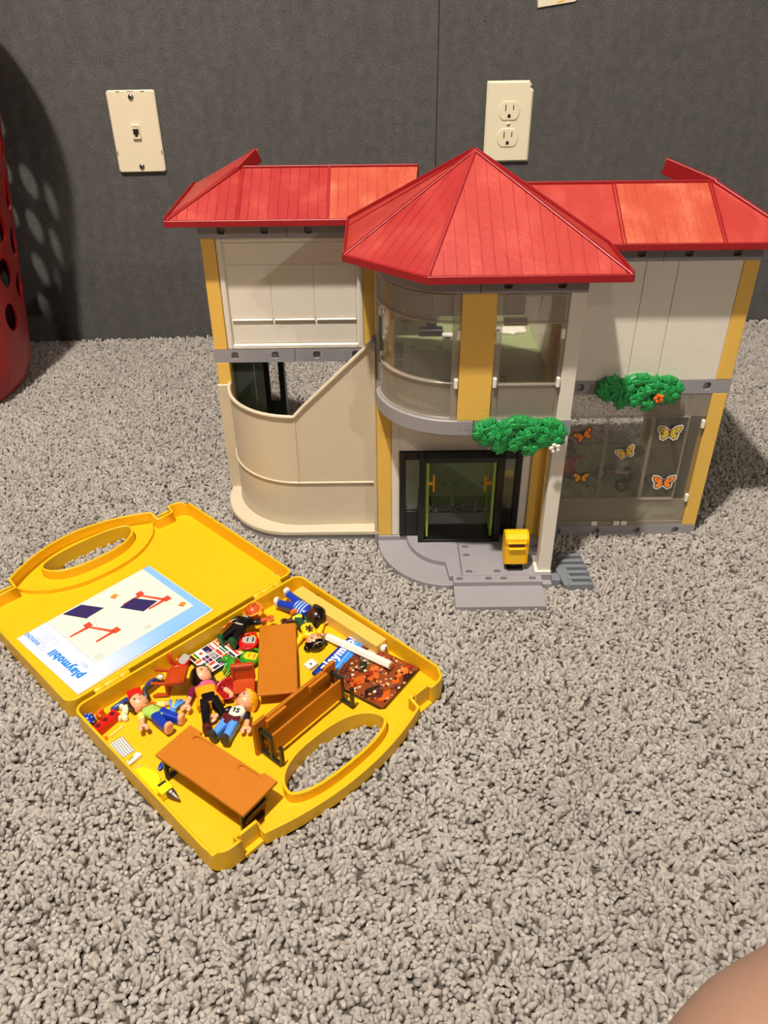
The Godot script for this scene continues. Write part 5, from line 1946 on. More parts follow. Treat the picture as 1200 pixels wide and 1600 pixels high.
func small_toys() -> void:
	var mb: MB
	var t: Node3D
	school_desk("orange toy school desk standing on its black legs at the front of the tray", at(.0398, .1475, FY, -1.4222))
	school_desk("orange toy school desk lying on its long edge, black leg frames towards the grip", CF * Transform3D(Basis(Vector3.UP, .0) * Basis(Vector3(-1, 0, .064).normalized(), Vector3(-.064, 0, -1).normalized(), Vector3(0, -1, 0)), Vector3(.1310, FY + .0190, .1652)))
	# plain board lying tilted in the middle
	t = thing("tabletop_board", "plain orange toy board lying tilted across the middle of the tray", "toy board", at(.1607, .0740, FY + .0085, -.686) * Transform3D(Basis(Vector3.RIGHT, -.070), Vector3()))
	mb = MB.new(); mb.box(Vector3(0, .0020, 0), Vector3(.0352, .0026, .0975), .0006)
	put(mb, "board", M.desk_orange, t)
	mb = MB.new(); mb.box(Vector3(0, .0002, -.001), Vector3(.0290, .0016, .0880), .0005)
	put(mb, "under_board", M.desk_orange, t)
	chair("rust red toy chair standing by the orange board, seen into its seat", at(.1160, .0820, FY, -.66))
	chair("rust red toy chair tipped on its side with its legs towards the hinge corner", CF * Transform3D(Basis(Vector3(.711, 0, -.703), Vector3(.703, 0, .711), Vector3(0, -1, 0)), Vector3(.0640, FY + .0096, .0174)))
	backpack("red toy backpack with a grey lining beside the figure in black", at(.1572, .0362, FY + .0048, .75), M.red, M.grey_light)
	backpack("green toy backpack with a yellow lining beside the dragon bag", at(.1465, .0518, FY + .0020, .55), M.green, M.yellow_shirt)
	# green dragon-shaped bag
	t = thing("dragon_bag", "small green animal-shaped toy bag with a red diamond patch", "toy bag", at(.1302, .0478, FY + .0055, -.2))
	mb = MB.new(); mb.ball(Vector3(), Vector3(.0072, .0056, .0090), 16, 10); mb.ball(Vector3(-.0035, .0028, -.0080), Vector3(.0042, .0036, .0042), 12, 8)
	put(mb, "body", M.green, t)
	mb = MB.new()
	mb.xf = Transform3D(Basis(Vector3.RIGHT, .55) * Basis(Vector3.BACK, -.3), Vector3(.0016, .0046, .0040))
	mb.prism(pv([0, .0052, .0036, 0, 0, -.0052, -.0036, 0]), -.0004, .0010, "y", .0004)
	put(mb, "patch", M.red_dark, t, "red diamond patch")
	for q in [[-.0062, -.0030, -.0125, .0010], [-.0040, -.0090, -.0100, -.0150], [-.0010, -.0110, .0030, -.0160], [-.0060, .0040, -.0130, .0070]]:
		mb = MB.new(); mb.tube([Vector3(q[0] * .6, .001, q[1] * .6), Vector3(q[0], .0022, q[1]), Vector3(q[2], -.0016, q[3])], [.0019, .0017, .0010], 8)
		put(mb, "limb", M.green, t)
	# red helmet bowl
	t = thing("red_helmet", "round red toy helmet lying open behind the woman's hand", "toy helmet", at(.1085, .0700, FY + .0002, .4))
	mb = MB.new()
	mb.xf = Transform3D(Basis(Vector3.BACK, .35), Vector3(0, .0012, 0))
	mb.lathe([Vector2(0, 0), Vector2(.0055, .0006), Vector2(.0088, .0036), Vector2(.0098, .0085), Vector2(.0108, .0098), Vector2(.0100, .0102), Vector2(.0086, .0084), Vector2(.0076, .0046), Vector2(.0048, .0020), Vector2(0, .0015)], 26)
	put(mb, "bowl", M.red_dark, t)
	# red and grey buggy-like bag at the hinge wall
	t = thing("red_satchel", "small red toy satchel with a grey flap and curled handle at the hinge wall", "toy bag", at(.0958, .0110, FY, .4))
	mb = MB.new(); mb.box(Vector3(.0025, .0045, .002), Vector3(.0120, .0075, .0085), .0016)
	put(mb, "bag_body", M.red, t)
	mb = MB.new(); mb.xf = Transform3D(Basis(Vector3.RIGHT, .5), Vector3(.0040, .0090, .0020)); mb.prism(rr(.0120, .0072, .003, 4), -.0005, .0006, "y", .0002)
	put(mb, "flap", M.grey_light, t)
	mb = MB.new(); mb.tube([Vector3(-.004, .006, -.002), Vector3(-.0065, .012, -.004), Vector3(-.005, .0175, -.006), Vector3(-.001, .0195, -.007)], [.0016, .0016, .0014, .0009], 8)
	put(mb, "handle", M.red, t)
	mb = MB.new(); mb.ball(Vector3(-.0090, .0070, .0020), Vector3(.0046, .0040, .0042), 14, 9)
	put(mb, "white_knob", M.white, t)
	mb = MB.new(); mb.ball(Vector3(-.0110, .0076, .0014), Vector3(.0022, .0028, .0022), 10, 7)
	put(mb, "brown_spot", M.maroon, t)
	mb = MB.new(); mb.tube([Vector3(.004, .004, -.006), Vector3(.008, .0075, -.0085), Vector3(.012, .006, -.006)], [.0020, .0020, .0014], 8)
	put(mb, "orange_hook", M.orange, t)
	# pencil
	var A := Vector3(.2148, FY + .0030, .0712); var B := Vector3(.2258, FY + .0105, .1560)
	var d := (B - A).normalized(); var xx := Vector3.UP.cross(d).normalized()
	t = thing("pencil", "short white hexagonal pencil lying across the booklet beside the beam", "pencil", CF * Transform3D(Basis(xx, d, xx.cross(d)), A))
	mb = MB.new()
	mb.lathe([Vector2(0, .0100), Vector2(.0040, .0100), Vector2(.0040, .0860), Vector2(0, .0860)], 6, -1)
	put(mb, "barrel", M.white, t)
	mb = MB.new(); mb.lathe([Vector2(.0039, .0100), Vector2(.0020, .0050), Vector2(.0, .0048)], 12)
	put(mb, "sharpened_wood", mat("pencil_wood", Color(.70, .50, .34), .6), t)
	mb = MB.new(); mb.lathe([Vector2(.0020, .0050), Vector2(.0002, .0), Vector2(0, .0052)], 10)
	put(mb, "point", M.ivory, t)
	mb = MB.new(); mb.lathe([Vector2(0, .0860), Vector2(.0030, .0860), Vector2(.0030, .0863), Vector2(0, .0863)], 12)
	put(mb, "cut_end", M.pencil_wood, t)
	# butter-yellow beam with a white peg
	t = thing("yellow_beam", "square butter-yellow beam with two notches and a white end peg, along the tray wall", "toy beam", at(.2375, .0730, FY, .030))
	mb = MB.new()
	mb.bx(-.0070, .0070, 0, .0138, -.0585, .0585, .0005)
	put(mb, "beam_body", M.column_yellow, t)
	for z in [-.0245, .0205]:
		mb = MB.new()
		var pp := PackedVector2Array()
		for i in 11:
			var a := PI * i / 10.0
			pp.append(Vector2(.0006 + cos(a) * .0042, z - sin(a) * .0036))
		for i in 11:
			var a := PI - PI * i / 10.0
			pp.append(Vector2(.0006 + cos(a) * .0026, z + .0006 - sin(a) * .0010))
		mb.prism(pp, .0130, .0139, "y")
		put(mb, "notch", M.butter, t)
	mb = MB.new()
	mb.xf = Transform3D(Basis(Vector3.RIGHT, PI / 2), Vector3(.0008, .0072, .0582))
	mb.lathe([Vector2(0, 0), Vector2(.0030, 0), Vector2(.0030, .0012), Vector2(.0042, .0016), Vector2(.0042, .0036), Vector2(.0030, .0046), Vector2(0, .0046)], 18)
	var peg := put(mb, "end_peg", M.white, t, "white peg")
	mb = MB.new(); mb.box(Vector3(.0012, .0072, .0626), Vector3(.0010, .0064, .0014), 0)
	put(mb, "peg_slit", M.dark_hole, peg)
	# little white plate
	t = thing("white_tile", "small white square tile with a raised rim and a tiny mark, left of the booklet", "toy tile", at(.1812, .0962, FY, .02))
	mb = MB.new(); mb.box(Vector3(0, .0016, 0), Vector3(.0105, .0032, .0090), .0005)
	for b in [[-.0048, 0, .0010, .0090], [.0048, 0, .0010, .0090], [0, -.0041, .0105, .0009], [0, .0041, .0105, .0009]]:
		mb.box(Vector3(b[0], .0034, b[1]), Vector3(b[2], .0010, b[3]), .0002)
	put(mb, "tile", M.white, t)
	mb = MB.new(); mb.prism(pv([-.0008, .0014, .0006, .0010, .0010, -.0006, .0002, -.0016, -.0010, -.0004]), .0030, .0034, "y")
	put(mb, "mark", M.ink, t)
	# hinge corner: red three-hole brick, blue wheel, orange bit, ivory bone, blue rod, red cube
	t = thing("red_brick", "long red toy brick with three round holes in the tray's hinge corner", "toy brick", at(.0122, .0228, FY, .21))
	mb = MB.new(); mb.prism(pv([-.0050, 0, .0050, 0, .0050, .0060, .0030, .0080, -.0042, .0080, -.0050, .0072]), -.0122, .0122, "z", .0004)
	mb.V = Transform3D(Basis(Vector3.UP, PI / 2), Vector3()) * mb.V
	var br := put(mb, "brick_body", M.red, t)
	for x in [-.0078, 0.0, .0078]:
		mb = MB.new(); mb.prism(disc(.0023, 16, Vector2(x, .0004)), .0070, .0082, "y")
		put(mb, "hole", M.maroon, br)
	t = thing("dotted_ball", "blue dotted toy ball in the tray's hinge corner beside the red brick", "toy ball", at(.0030, .0105, FY + .0055, 0))
	mb = MB.new(); mb.ball(Vector3(), Vector3(.0058, .0055, .0058), 16, 10)
	var wb := put(mb, "ball", M.blue, t)
	mb = MB.new()
	for i in 16:
		var yy := 1.0 - 2.0 * (i + .5) / 24.0
		var ra := sqrt(1.0 - yy * yy); var an := i * 2.399
		mb.ball(Vector3(cos(an) * ra, yy, sin(an) * ra) * .0055, Vector3.ONE * .0008, 6, 4)
	put(mb, "white_dots", M.blue_pale, wb)
	t = thing("orange_clip", "small orange toy clip wedged behind the red brick", "toy clip", at(.0138, .0104, FY, .25))
	mb = MB.new(); mb.box(Vector3(0, .0045, 0), Vector3(.0080, .0090, .0032), .0008); mb.box(Vector3(-.003, .0062, .003), Vector3(.0026, .0030, .0050), .0006)
	put(mb, "clip_body", M.orange, t)
	t = thing("ivory_skeleton", "ivory bone-shaped toy piece between the red brick and the brown-haired boy", "toy bone", at(.0302, .0235, FY, -.72))
	mb = MB.new()
	mb.prism(pv([-.0022, -.0080, -.0052, -.0085, -.0060, -.0050, -.0030, -.0040, -.0022, .0040, -.0048, .0052, -.0040, .0088, -.0010, .0074, .0010, .0092, .0036, .0080, .0034, .0048, .0020, .0038, .0026, -.0036, .0064, -.0040, .0066, -.0082, .0026, -.0092]), .0006, .0046, "y", .0009)
	put(mb, "bone_shaft", M.ivory, t)
	mb = MB.new()
	for q in [[-.0040, -.0064, .0022], [.0046, -.0062, .0024], [-.0026, .0066, .0018], [.0022, .0066, .0018], [0, -.001, .0016]]:
		mb.ball(Vector3(q[0], .0046, q[1]), Vector3(q[2], .0015, q[2]), 10, 6)
	put(mb, "knuckle", M.ivory, t)
	t = thing("blue_rod", "dull blue toy rod lying along the hinge wall behind the ivory bone", "toy rod", at(.0315, .0128, FY + .0030, .0))
	mb = MB.new(); mb.tube([Vector3(-.0088, -.0006, 0), Vector3(-.0070, 0, 0), Vector3(.0075, .0016, .0002), Vector3(.0095, .0012, .0002)], [.0012, .0026, .0025, .0010], 10)
	put(mb, "rod", M.blue_steel, t)
	t = thing("red_cube", "bright red toy block behind the brown-haired boy's head", "toy block", at(.0452, .0172, FY, -.30))
	mb = MB.new(); mb.box(Vector3(0, .0060, 0), Vector3(.0125, .0120, .0105), .0007)
	put(mb, "cube", M.red, t)
	# strips along the left wall
	t = thing("ruler_strip", "thin translucent yellow toy ruler lying flat near the chequered card", "toy ruler", at(.0150, .0344, FY, .16))
	mb = MB.new(); mb.prism(rr(.0150, .0030, .0008, 3), .0001, .0009, "y", .0002)
	put(mb, "strip", M.butter, t)
	mb = MB.new(); mb.prism(rr(.0120, .0009, .0004, 3), .0007, .00105, "y")
	put(mb, "ridge", M.yellow_pale, t)
	t = thing("orange_wedge", "tiny orange toy wedge at the tray wall above the chequered card", "toy piece", at(.0032, .0352, FY, .3))
	mb = MB.new(); mb.prism(pv([-.0034, -.0016, .0036, -.0010, .0018, .0022, -.0030, .0016]), .0, .0022, "y", .0004)
	put(mb, "wedge", M.orange, t)
	t = thing("chequered_card", "small white card ruled into squares by black lines at the tray wall", "card", at(.0086, .0531, FY, -.05))
	mb = MB.new(); mb.box(Vector3(0, .0004, 0), Vector3(.0132, .0008, .0212), .0002)
	put(mb, "card_body", M.white, t)
	var im := Image.create(120, 192, false, Image.FORMAT_RGB8)
	im.fill(Color(.93, .92, .88))
	for i in 7:
		im.fill_rect(Rect2i(clampi(int(i * 19.4), 0, 117), 0, 4, 192), Color(.12, .12, .14))
	for j in 9:
		im.fill_rect(Rect2i(0, clampi(int(j * 23.6), 0, 189), 120, 4), Color(.12, .12, .14))
	mb = MB.new(); mb.sheet(.0128, .0208, .00095)
	put(mb, "grid_print", print_mat("grid_print", im, .5), t)
	t = thing("white_bar", "short white toy bar with a dark slot below the chequered card", "toy bar", at(.0092, .0718, FY, .14))
	mb = MB.new(); mb.prism(rr(.0130, .0034, .0008, 3, Vector2(0, .0010)), 0, .0034, "y", .0006); mb.prism(rr(.0052, .0030, .0008, 3, Vector2(.0036, -.0014)), 0, .0034, "y", .0006)
	mb.box(Vector3(-.0056, .0016, -.0012), Vector3(.0016, .0030, .0030), .0004)
	put(mb, "bar", M.white, t)
	mb = MB.new(); mb.box(Vector3(-.0018, .0010, -.0014), Vector3(.0060, .0012, .0018), 0)
	put(mb, "slot", M.grey_dark, t)
	# lemon yellow toy with a ribbed curved blade, block and metal bit
	t = thing("lemon_drill", "lemon yellow toy tool with a ribbed curved body and a grey metal bit", "toy tool", at(.0076, .1010, FY, .0))
	mb = MB.new()
	var bl := PackedVector2Array()
	for i in 15:
		var k := i / 14.0
		bl.append(Vector2(-.0058 + .0135 * pow(sin(lerpf(.25, 2.75, k)), .8) * lerpf(.72, 1.05, k), lerpf(-.0185, .0120, k)))
	bl.append(Vector2(-.0056, .0125)); bl.append(Vector2(-.0060, -.0180))
	mb.prism(bl, .0010, .0062, "y", .0012)
	var bo := put(mb, "blade", M.lemon, t)
	for i in 9:
		mb = MB.new()
		var z := -.0125 + i * .0027
		mb.box(Vector3(.0006 + i * .0003, .0064, z), Vector3(.0062, .0007, .0008), .0002)
		put(mb, "rib", M.lemon, bo)
	mb = MB.new(); mb.box(Vector3(-.0022, .0063, -.0158), Vector3(.0055, .0006, .0026), 0)
	put(mb, "recess", M.butter, bo)
	mb = MB.new(); mb.bx(-.0042, .0066, .0006, .0092, .0118, .0225, .0007); mb.bx(-.0072, -.0040, .0020, .0056, .0100, .0165, .0008)
	var bk := put(mb, "motor_block", M.lemon, t)
	mb = MB.new(); mb.box(Vector3(.0016, .0092, .0142), Vector3(.0070, .0008, .0022), 0)
	put(mb, "slot", M.dark_hole, bk)
	mb = MB.new()
	mb.xf = Transform3D(Basis(Vector3.RIGHT, PI / 2) * Basis(Vector3.BACK, -.10), Vector3(.0028, .0052, .0222))
	mb.lathe([Vector2(0, 0), Vector2(.0036, 0), Vector2(.0038, .0016), Vector2(.0030, .0034), Vector2(.0032, .0044), Vector2(.0022, .0066), Vector2(.0014, .0090), Vector2(.0004, .0112), Vector2(0, .0112)], 9, -1)
	put(mb, "metal_bit", M.gunmetal, t)
	# pale blue pronged piece
	t = thing("blue_rake", "pale blue pronged toy rake with yellow prongs between, under the rust chair", "toy rake", at(.0630, .0490, FY, -.1))
	for i in 4:
		mb = MB.new()
		var a := -.55 + i * .34
		var dr := Vector3(sin(a + .9), 0, -cos(a + .9))
		mb.tube([Vector3(-.0030, .0030, .0035), Vector3(-.0030, .0050, .0035) + dr * .0055, Vector3(-.0030, .0045, .0035) + dr * .0115, Vector3(-.0030, .0015, .0035) + dr * .0155], [.0014, .0017, .0015, .0009], 8)
		put(mb, "prong", M.blue_sky if i != 1 else M.yellow_shirt, t)
	mb = MB.new(); mb.ball(Vector3(-.0032, .0034, .0042), Vector3(.0036, .0028, .0036), 12, 8)
	put(mb, "rake_head", M.blue_sky, t)
	# black and blue rods by the hinge wall
	t = thing("black_stick", "black toy stick with a blue sleeve and white tip under the tipped chair", "toy stick", at(.0610, .0170, FY + .0040, .0))
	mb = MB.new(); mb.tube([Vector3(-.0090, .0010, .0080), Vector3(-.0085, .0030, .0035), Vector3(-.0060, .0036, .0), Vector3(.0110, .0026, -.0024)], [.0028, .0030, .0026, .0022], 10)
	put(mb, "stick", M.grey_dark, t)
	mb = MB.new(); mb.tube([Vector3(-.0040, .0058, -.0012), Vector3(.0020, .0060, -.0024), Vector3(.0072, .0058, -.0030)], [.0015, .0019, .0013], 10)
	put(mb, "blue_sleeve", M.blue_steel, t)
	mb = MB.new(); mb.ball(Vector3(.0120, .0045, -.0020), Vector3(.0032, .0030, .0028), 12, 8)
	put(mb, "white_tip", M.white, t)
	t = thing("blue_oar", "blue toy oar tip poking out from under the front orange desk", "toy oar", at(.0222, .0935, FY + .0016, .5))
	mb = MB.new(); mb.ball(Vector3(), Vector3(.0060, .0015, .0024), 14, 8); mb.bar(Vector3(.004, 0, 0), Vector3(.018, 0, .002), .0016, .0014)
	put(mb, "oar", M.blue, t)

# ------------------------------------------------------------------ toys in and before the house
func house_toys() -> void:
	var mb: MB
	var t := thing("toy_mailbox", "yellow toy mailbox with a dark slot on a black foot on the porch", "toy mailbox", Transform3D(Basis(), Vector3(.1365, Y0 + .0002, -.6850)))
	mb = MB.new()
	mb.bx(-.0082, .0090, 0, .0016, -.0070, .0095, .0004)
	mb.bx(-.0050, .0050, .0010, .0092, -.0050, .0060, .0006)
	put(mb, "foot", M.frame_black, t)
	mb = MB.new()
	var side := pv([-.0085, .0090, -.0085, .0370, -.0072, .0412, -.0040, .0440, .0, .0450, .0052, .0440, .0092, .0405, .0098, .0370, .0098, .0345])
	side.append_array(pv([.0090, .0345, .0090, .0300, .0098, .0300, .0098, .0090]))
	mb.prism(side, -.0112, .0112, "x", .0010)
	var bd := put(mb, "box_body", M.mailbox_yellow, t)
	mb = MB.new(); mb.box(Vector3(0, .0325, .0091), Vector3(.0158, .0046, .0010), 0)
	put(mb, "slot", M.maroon, bd)
	mb = MB.new(); mb.bx(-.0086, .0086, .0284, .0302, .0090, .0122, .0005)
	mb.bx(-.0100, .0100, .0348, .0368, .0092, .0108, .0005)
	put(mb, "slot_lip", M.mailbox_yellow, bd)
	mb = MB.new(); mb.ball(Vector3(-.0001, .0165, .0098), Vector3(.0008, .0008, .0005), 8, 6)
	put(mb, "lock_pin", M.butter, bd)
	mb = MB.new()
	for s in [-1.0, 1.0]:
		mb.prism(side, s * .0112, s * .0122, "x", .0003)
	put(mb, "cheek", M.mailbox_yellow, bd)
	# tricycle behind the butterfly window
	t = thing("toy_tricycle", "green toy tricycle with black tyres behind the butterfly window", "toy tricycle", Transform3D(Basis(Vector3.UP, -.30), Vector3(.2900, Y0 + .0002, -.8450)))
	for w in [[-.0265, .0, -.004], [.0010, .0, .0185], [.0275, .0, .0040]]:
		var s := MB.new()
		s.xf = Transform3D(Basis(Vector3.UP, .5 if w[0] < 0 else (-.45 if w[0] < .02 else -.9)) * Basis(Vector3.RIGHT, PI / 2), Vector3(w[0], .0085, w[2]))
		s.lathe([Vector2(.0052, -.0028), Vector2(.0080, -.0028), Vector2(.0086, -.0016), Vector2(.0086, .0016), Vector2(.0080, .0028), Vector2(.0052, .0028)], 22)
		var wl := put(s, "wheel", M.tyre, t)
		var k := MB.new(); k.xf = s.xf
		k.lathe([Vector2(0, -.0020), Vector2(.0054, -.0020), Vector2(.0054, .0024), Vector2(.0030, .0030), Vector2(0, .0024)], 18)
		put(k, "hub", M.grey_light, wl)
	mb = MB.new()
	mb.tube([Vector3(-.0200, .0190, -.004), Vector3(-.0080, .0150, 0), Vector3(.0060, .0120, .006), Vector3(.0200, .0130, .003)], [.0026, .0030, .0034, .0028], 10)
	mb.prism(pv([.0050, -.0040, .0240, -.0060, .0260, .0060, .0100, .0110]), .0100, .0160, "y", .0012)
	mb.tube([Vector3(.0170, .0150, .0040), Vector3(.0165, .0240, .0030), Vector3(.0160, .0300, .0025)], [.0036, .0034, .0016], 10)
	mb.ball(Vector3(-.0170, .0190, -.003), Vector3(.0062, .0044, .0044), 12, 8)
	put(mb, "frame", M.green_deep, t)
	mb = MB.new(); mb.prism(rr(.0180, .0110, .003, 4, Vector2(-.0010, .0)), .0150, .0185, "y", .0012)
	put(mb, "seat", M.white, t)
	mb = MB.new(); mb.box(Vector3(-.0110, .0150, .0015), Vector3(.0050, .0040, .0050), .0008)
	put(mb, "red_coupling", M.red, t)
	mb = MB.new(); mb.ball(Vector3(-.0020, .0270, -.0020), Vector3(.0085, .0065, .0070), 14, 9)
	put(mb, "white_helmet", M.white, t)
	mb = MB.new(); mb.ball(Vector3(-.0040, .0330, -.0030), Vector3(.0055, .0030, .0050), 12, 8); mb.ball(Vector3(.0045, .0245, .0040), Vector3(.0050, .0028, .0030), 12, 8)
	put(mb, "navy_visor", M.navy, t)
	t = thing("black_ball", "black round toy ball held above the tricycle behind the window", "toy ball", Transform3D(Basis(), Vector3(.3085, Y0 + .0305, -.8580)))
	mb = MB.new(); mb.ball(Vector3(0, .0065, 0), Vector3(.0076, .0076, .0076), 18, 12)
	put(mb, "ball", M.tyre, t)
	mb = MB.new(); mb.bar(Vector3(0, -.0300, 0), Vector3(0, .0010, 0), .0040, .0040, Vector3.BACK)
	put(mb, "stem", M.grey_light, t)
	# figure in a red coat
	var tr := figure("toy figure in a dark red coat behind the wide window", Transform3D(Basis(Vector3.UP, .5), Vector3(.2210, Y0 + .0002, -.8560)), {"pants": M.maroon, "shoes": M.hair_black, "shirt": M.red_dark, "skin": M.skin_dark, "hair": "short", "hair_mat": M.hair_black, "arms": [[.7, .2], [1.0, -.6]], "spread": .18, "hands": M.red_dark, "flare": 1.5})
	mb = MB.new()
	mb.lathe([Vector2(.0048, .0475), Vector2(.0090, .0450), Vector2(.0130, .0390), Vector2(.0140, .0355), Vector2(.0120, .0360), Vector2(.0060, .0440)], 20, 0, 1.0, .75)
	put(mb, "cape", M.frame_black, tr)
	mb = MB.new()
	mb.lathe([Vector2(.0085, .0400), Vector2(.0142, .0340), Vector2(.0168, .0240), Vector2(.0160, .0120), Vector2(.0110, .0110), Vector2(.0080, .0300)], 20, 0, 1.0, .75)
	put(mb, "coat", M.red_dark, tr)
	t = thing("blue_board", "tall blue toy board with a sloping top behind the white porch post", "toy board", Transform3D(Basis(), Vector3(.2140, Y0 + .0002, -.8800)))
	mb = MB.new(); mb.prism(pv([-.012, 0, .0110, 0, .0120, .0500, .0085, .0640, -.012, .0660]), -.0018, .0018, "z", .0005)
	put(mb, "board", M.blue, t)
	# upstairs in the tower
	t = thing("toy_computer", "dark blue stepped toy computer on the green upper floor behind the curved window", "toy computer", Transform3D(Basis(), Vector3(.0555, Y2 + .0002, -.8830)))
	mb = MB.new(); mb.bx(-.0135, .0135, 0, .0075, -.0065, .0065, .0006); mb.bx(-.0045, .0065, .0070, .0165, -.0060, .0010, .0006)
	put(mb, "casing", M.screen_blue, t)
	t = thing("toy_keyboard", "small white toy box beside the dark blue toy computer", "toy box", Transform3D(Basis(), Vector3(.0735, Y2 + .0002, -.8690)))
	mb = MB.new(); mb.bx(-.0060, .0060, 0, .0060, -.0045, .0045, .0008)
	put(mb, "casing", M.white, t)
	mb = MB.new(); mb.box(Vector3(0, .0030, .0046), Vector3(.0060, .0018, .0004), 0)
	put(mb, "label_strip", M.grey_dark, t)
	t = thing("yellow_block", "yellow toy block at the back of the upper room", "toy block", Transform3D(Basis(), Vector3(.0275, Y2 + .0002, -.9280)))
	mb = MB.new(); mb.bx(-.0065, .0, 0, .0120, -.004, .004, .0006); mb.bx(.0005, .0065, 0, .0090, -.004, .0050, .0006)
	put(mb, "block", M.mailbox_yellow, t)
	t = thing("grey_locker", "grey toy locker with a white shelf on the upper floor beside the curved window", "toy locker", Transform3D(Basis(), Vector3(.0155, Y2 + .0002, -.7950)))
	mb = MB.new(); mb.bx(-.0060, .0060, 0, .0260, -.005, .005, .0005)
	put(mb, "locker_body", M.grey_dark, t)
	mb = MB.new(); mb.bx(-.0058, .0062, .0100, .0110, -.002, .0058, .0002)
	put(mb, "shelf", M.white, t)
	t = thing("white_panel_piece", "irregular white toy panel lying at the open back of the upper room", "toy panel", Transform3D(Basis(), Vector3(.1480, Y2 + .0002, -.8870)))
	mb = MB.new(); mb.prism(pv([-.020, -.010, .016, -.010, .016, .004, .006, .006, .002, .010, -.006, .007, -.020, .006]), 0, .0030, "y", .0005)
	put(mb, "panel", M.white, t)
	t = thing("black_bar", "black toy bar at the open back of the upper room", "toy bar", Transform3D(Basis(), Vector3(.1540, Y2 + .0002, -.9090)))
	mb = MB.new(); mb.bx(-.0120, .0150, 0, .0090, -.002, .002, .0005)
	put(mb, "bar", M.frame_black, t)

# ------------------------------------------------------------------ the red bin at the left
func bin_radius(y: float) -> float:
	if y < .05:
		return lerpf(.160, .184, sqrt(clampf(y / .05, 0, 1)))
	return .184 + (y - .05) * .135

func bin_point(a: float, y: float, inn: float) -> Vector3:
	var r := bin_radius(y)
	return Vector3(cos(a) * (r - inn), y, sin(a) * (minf(r, .172) - inn))

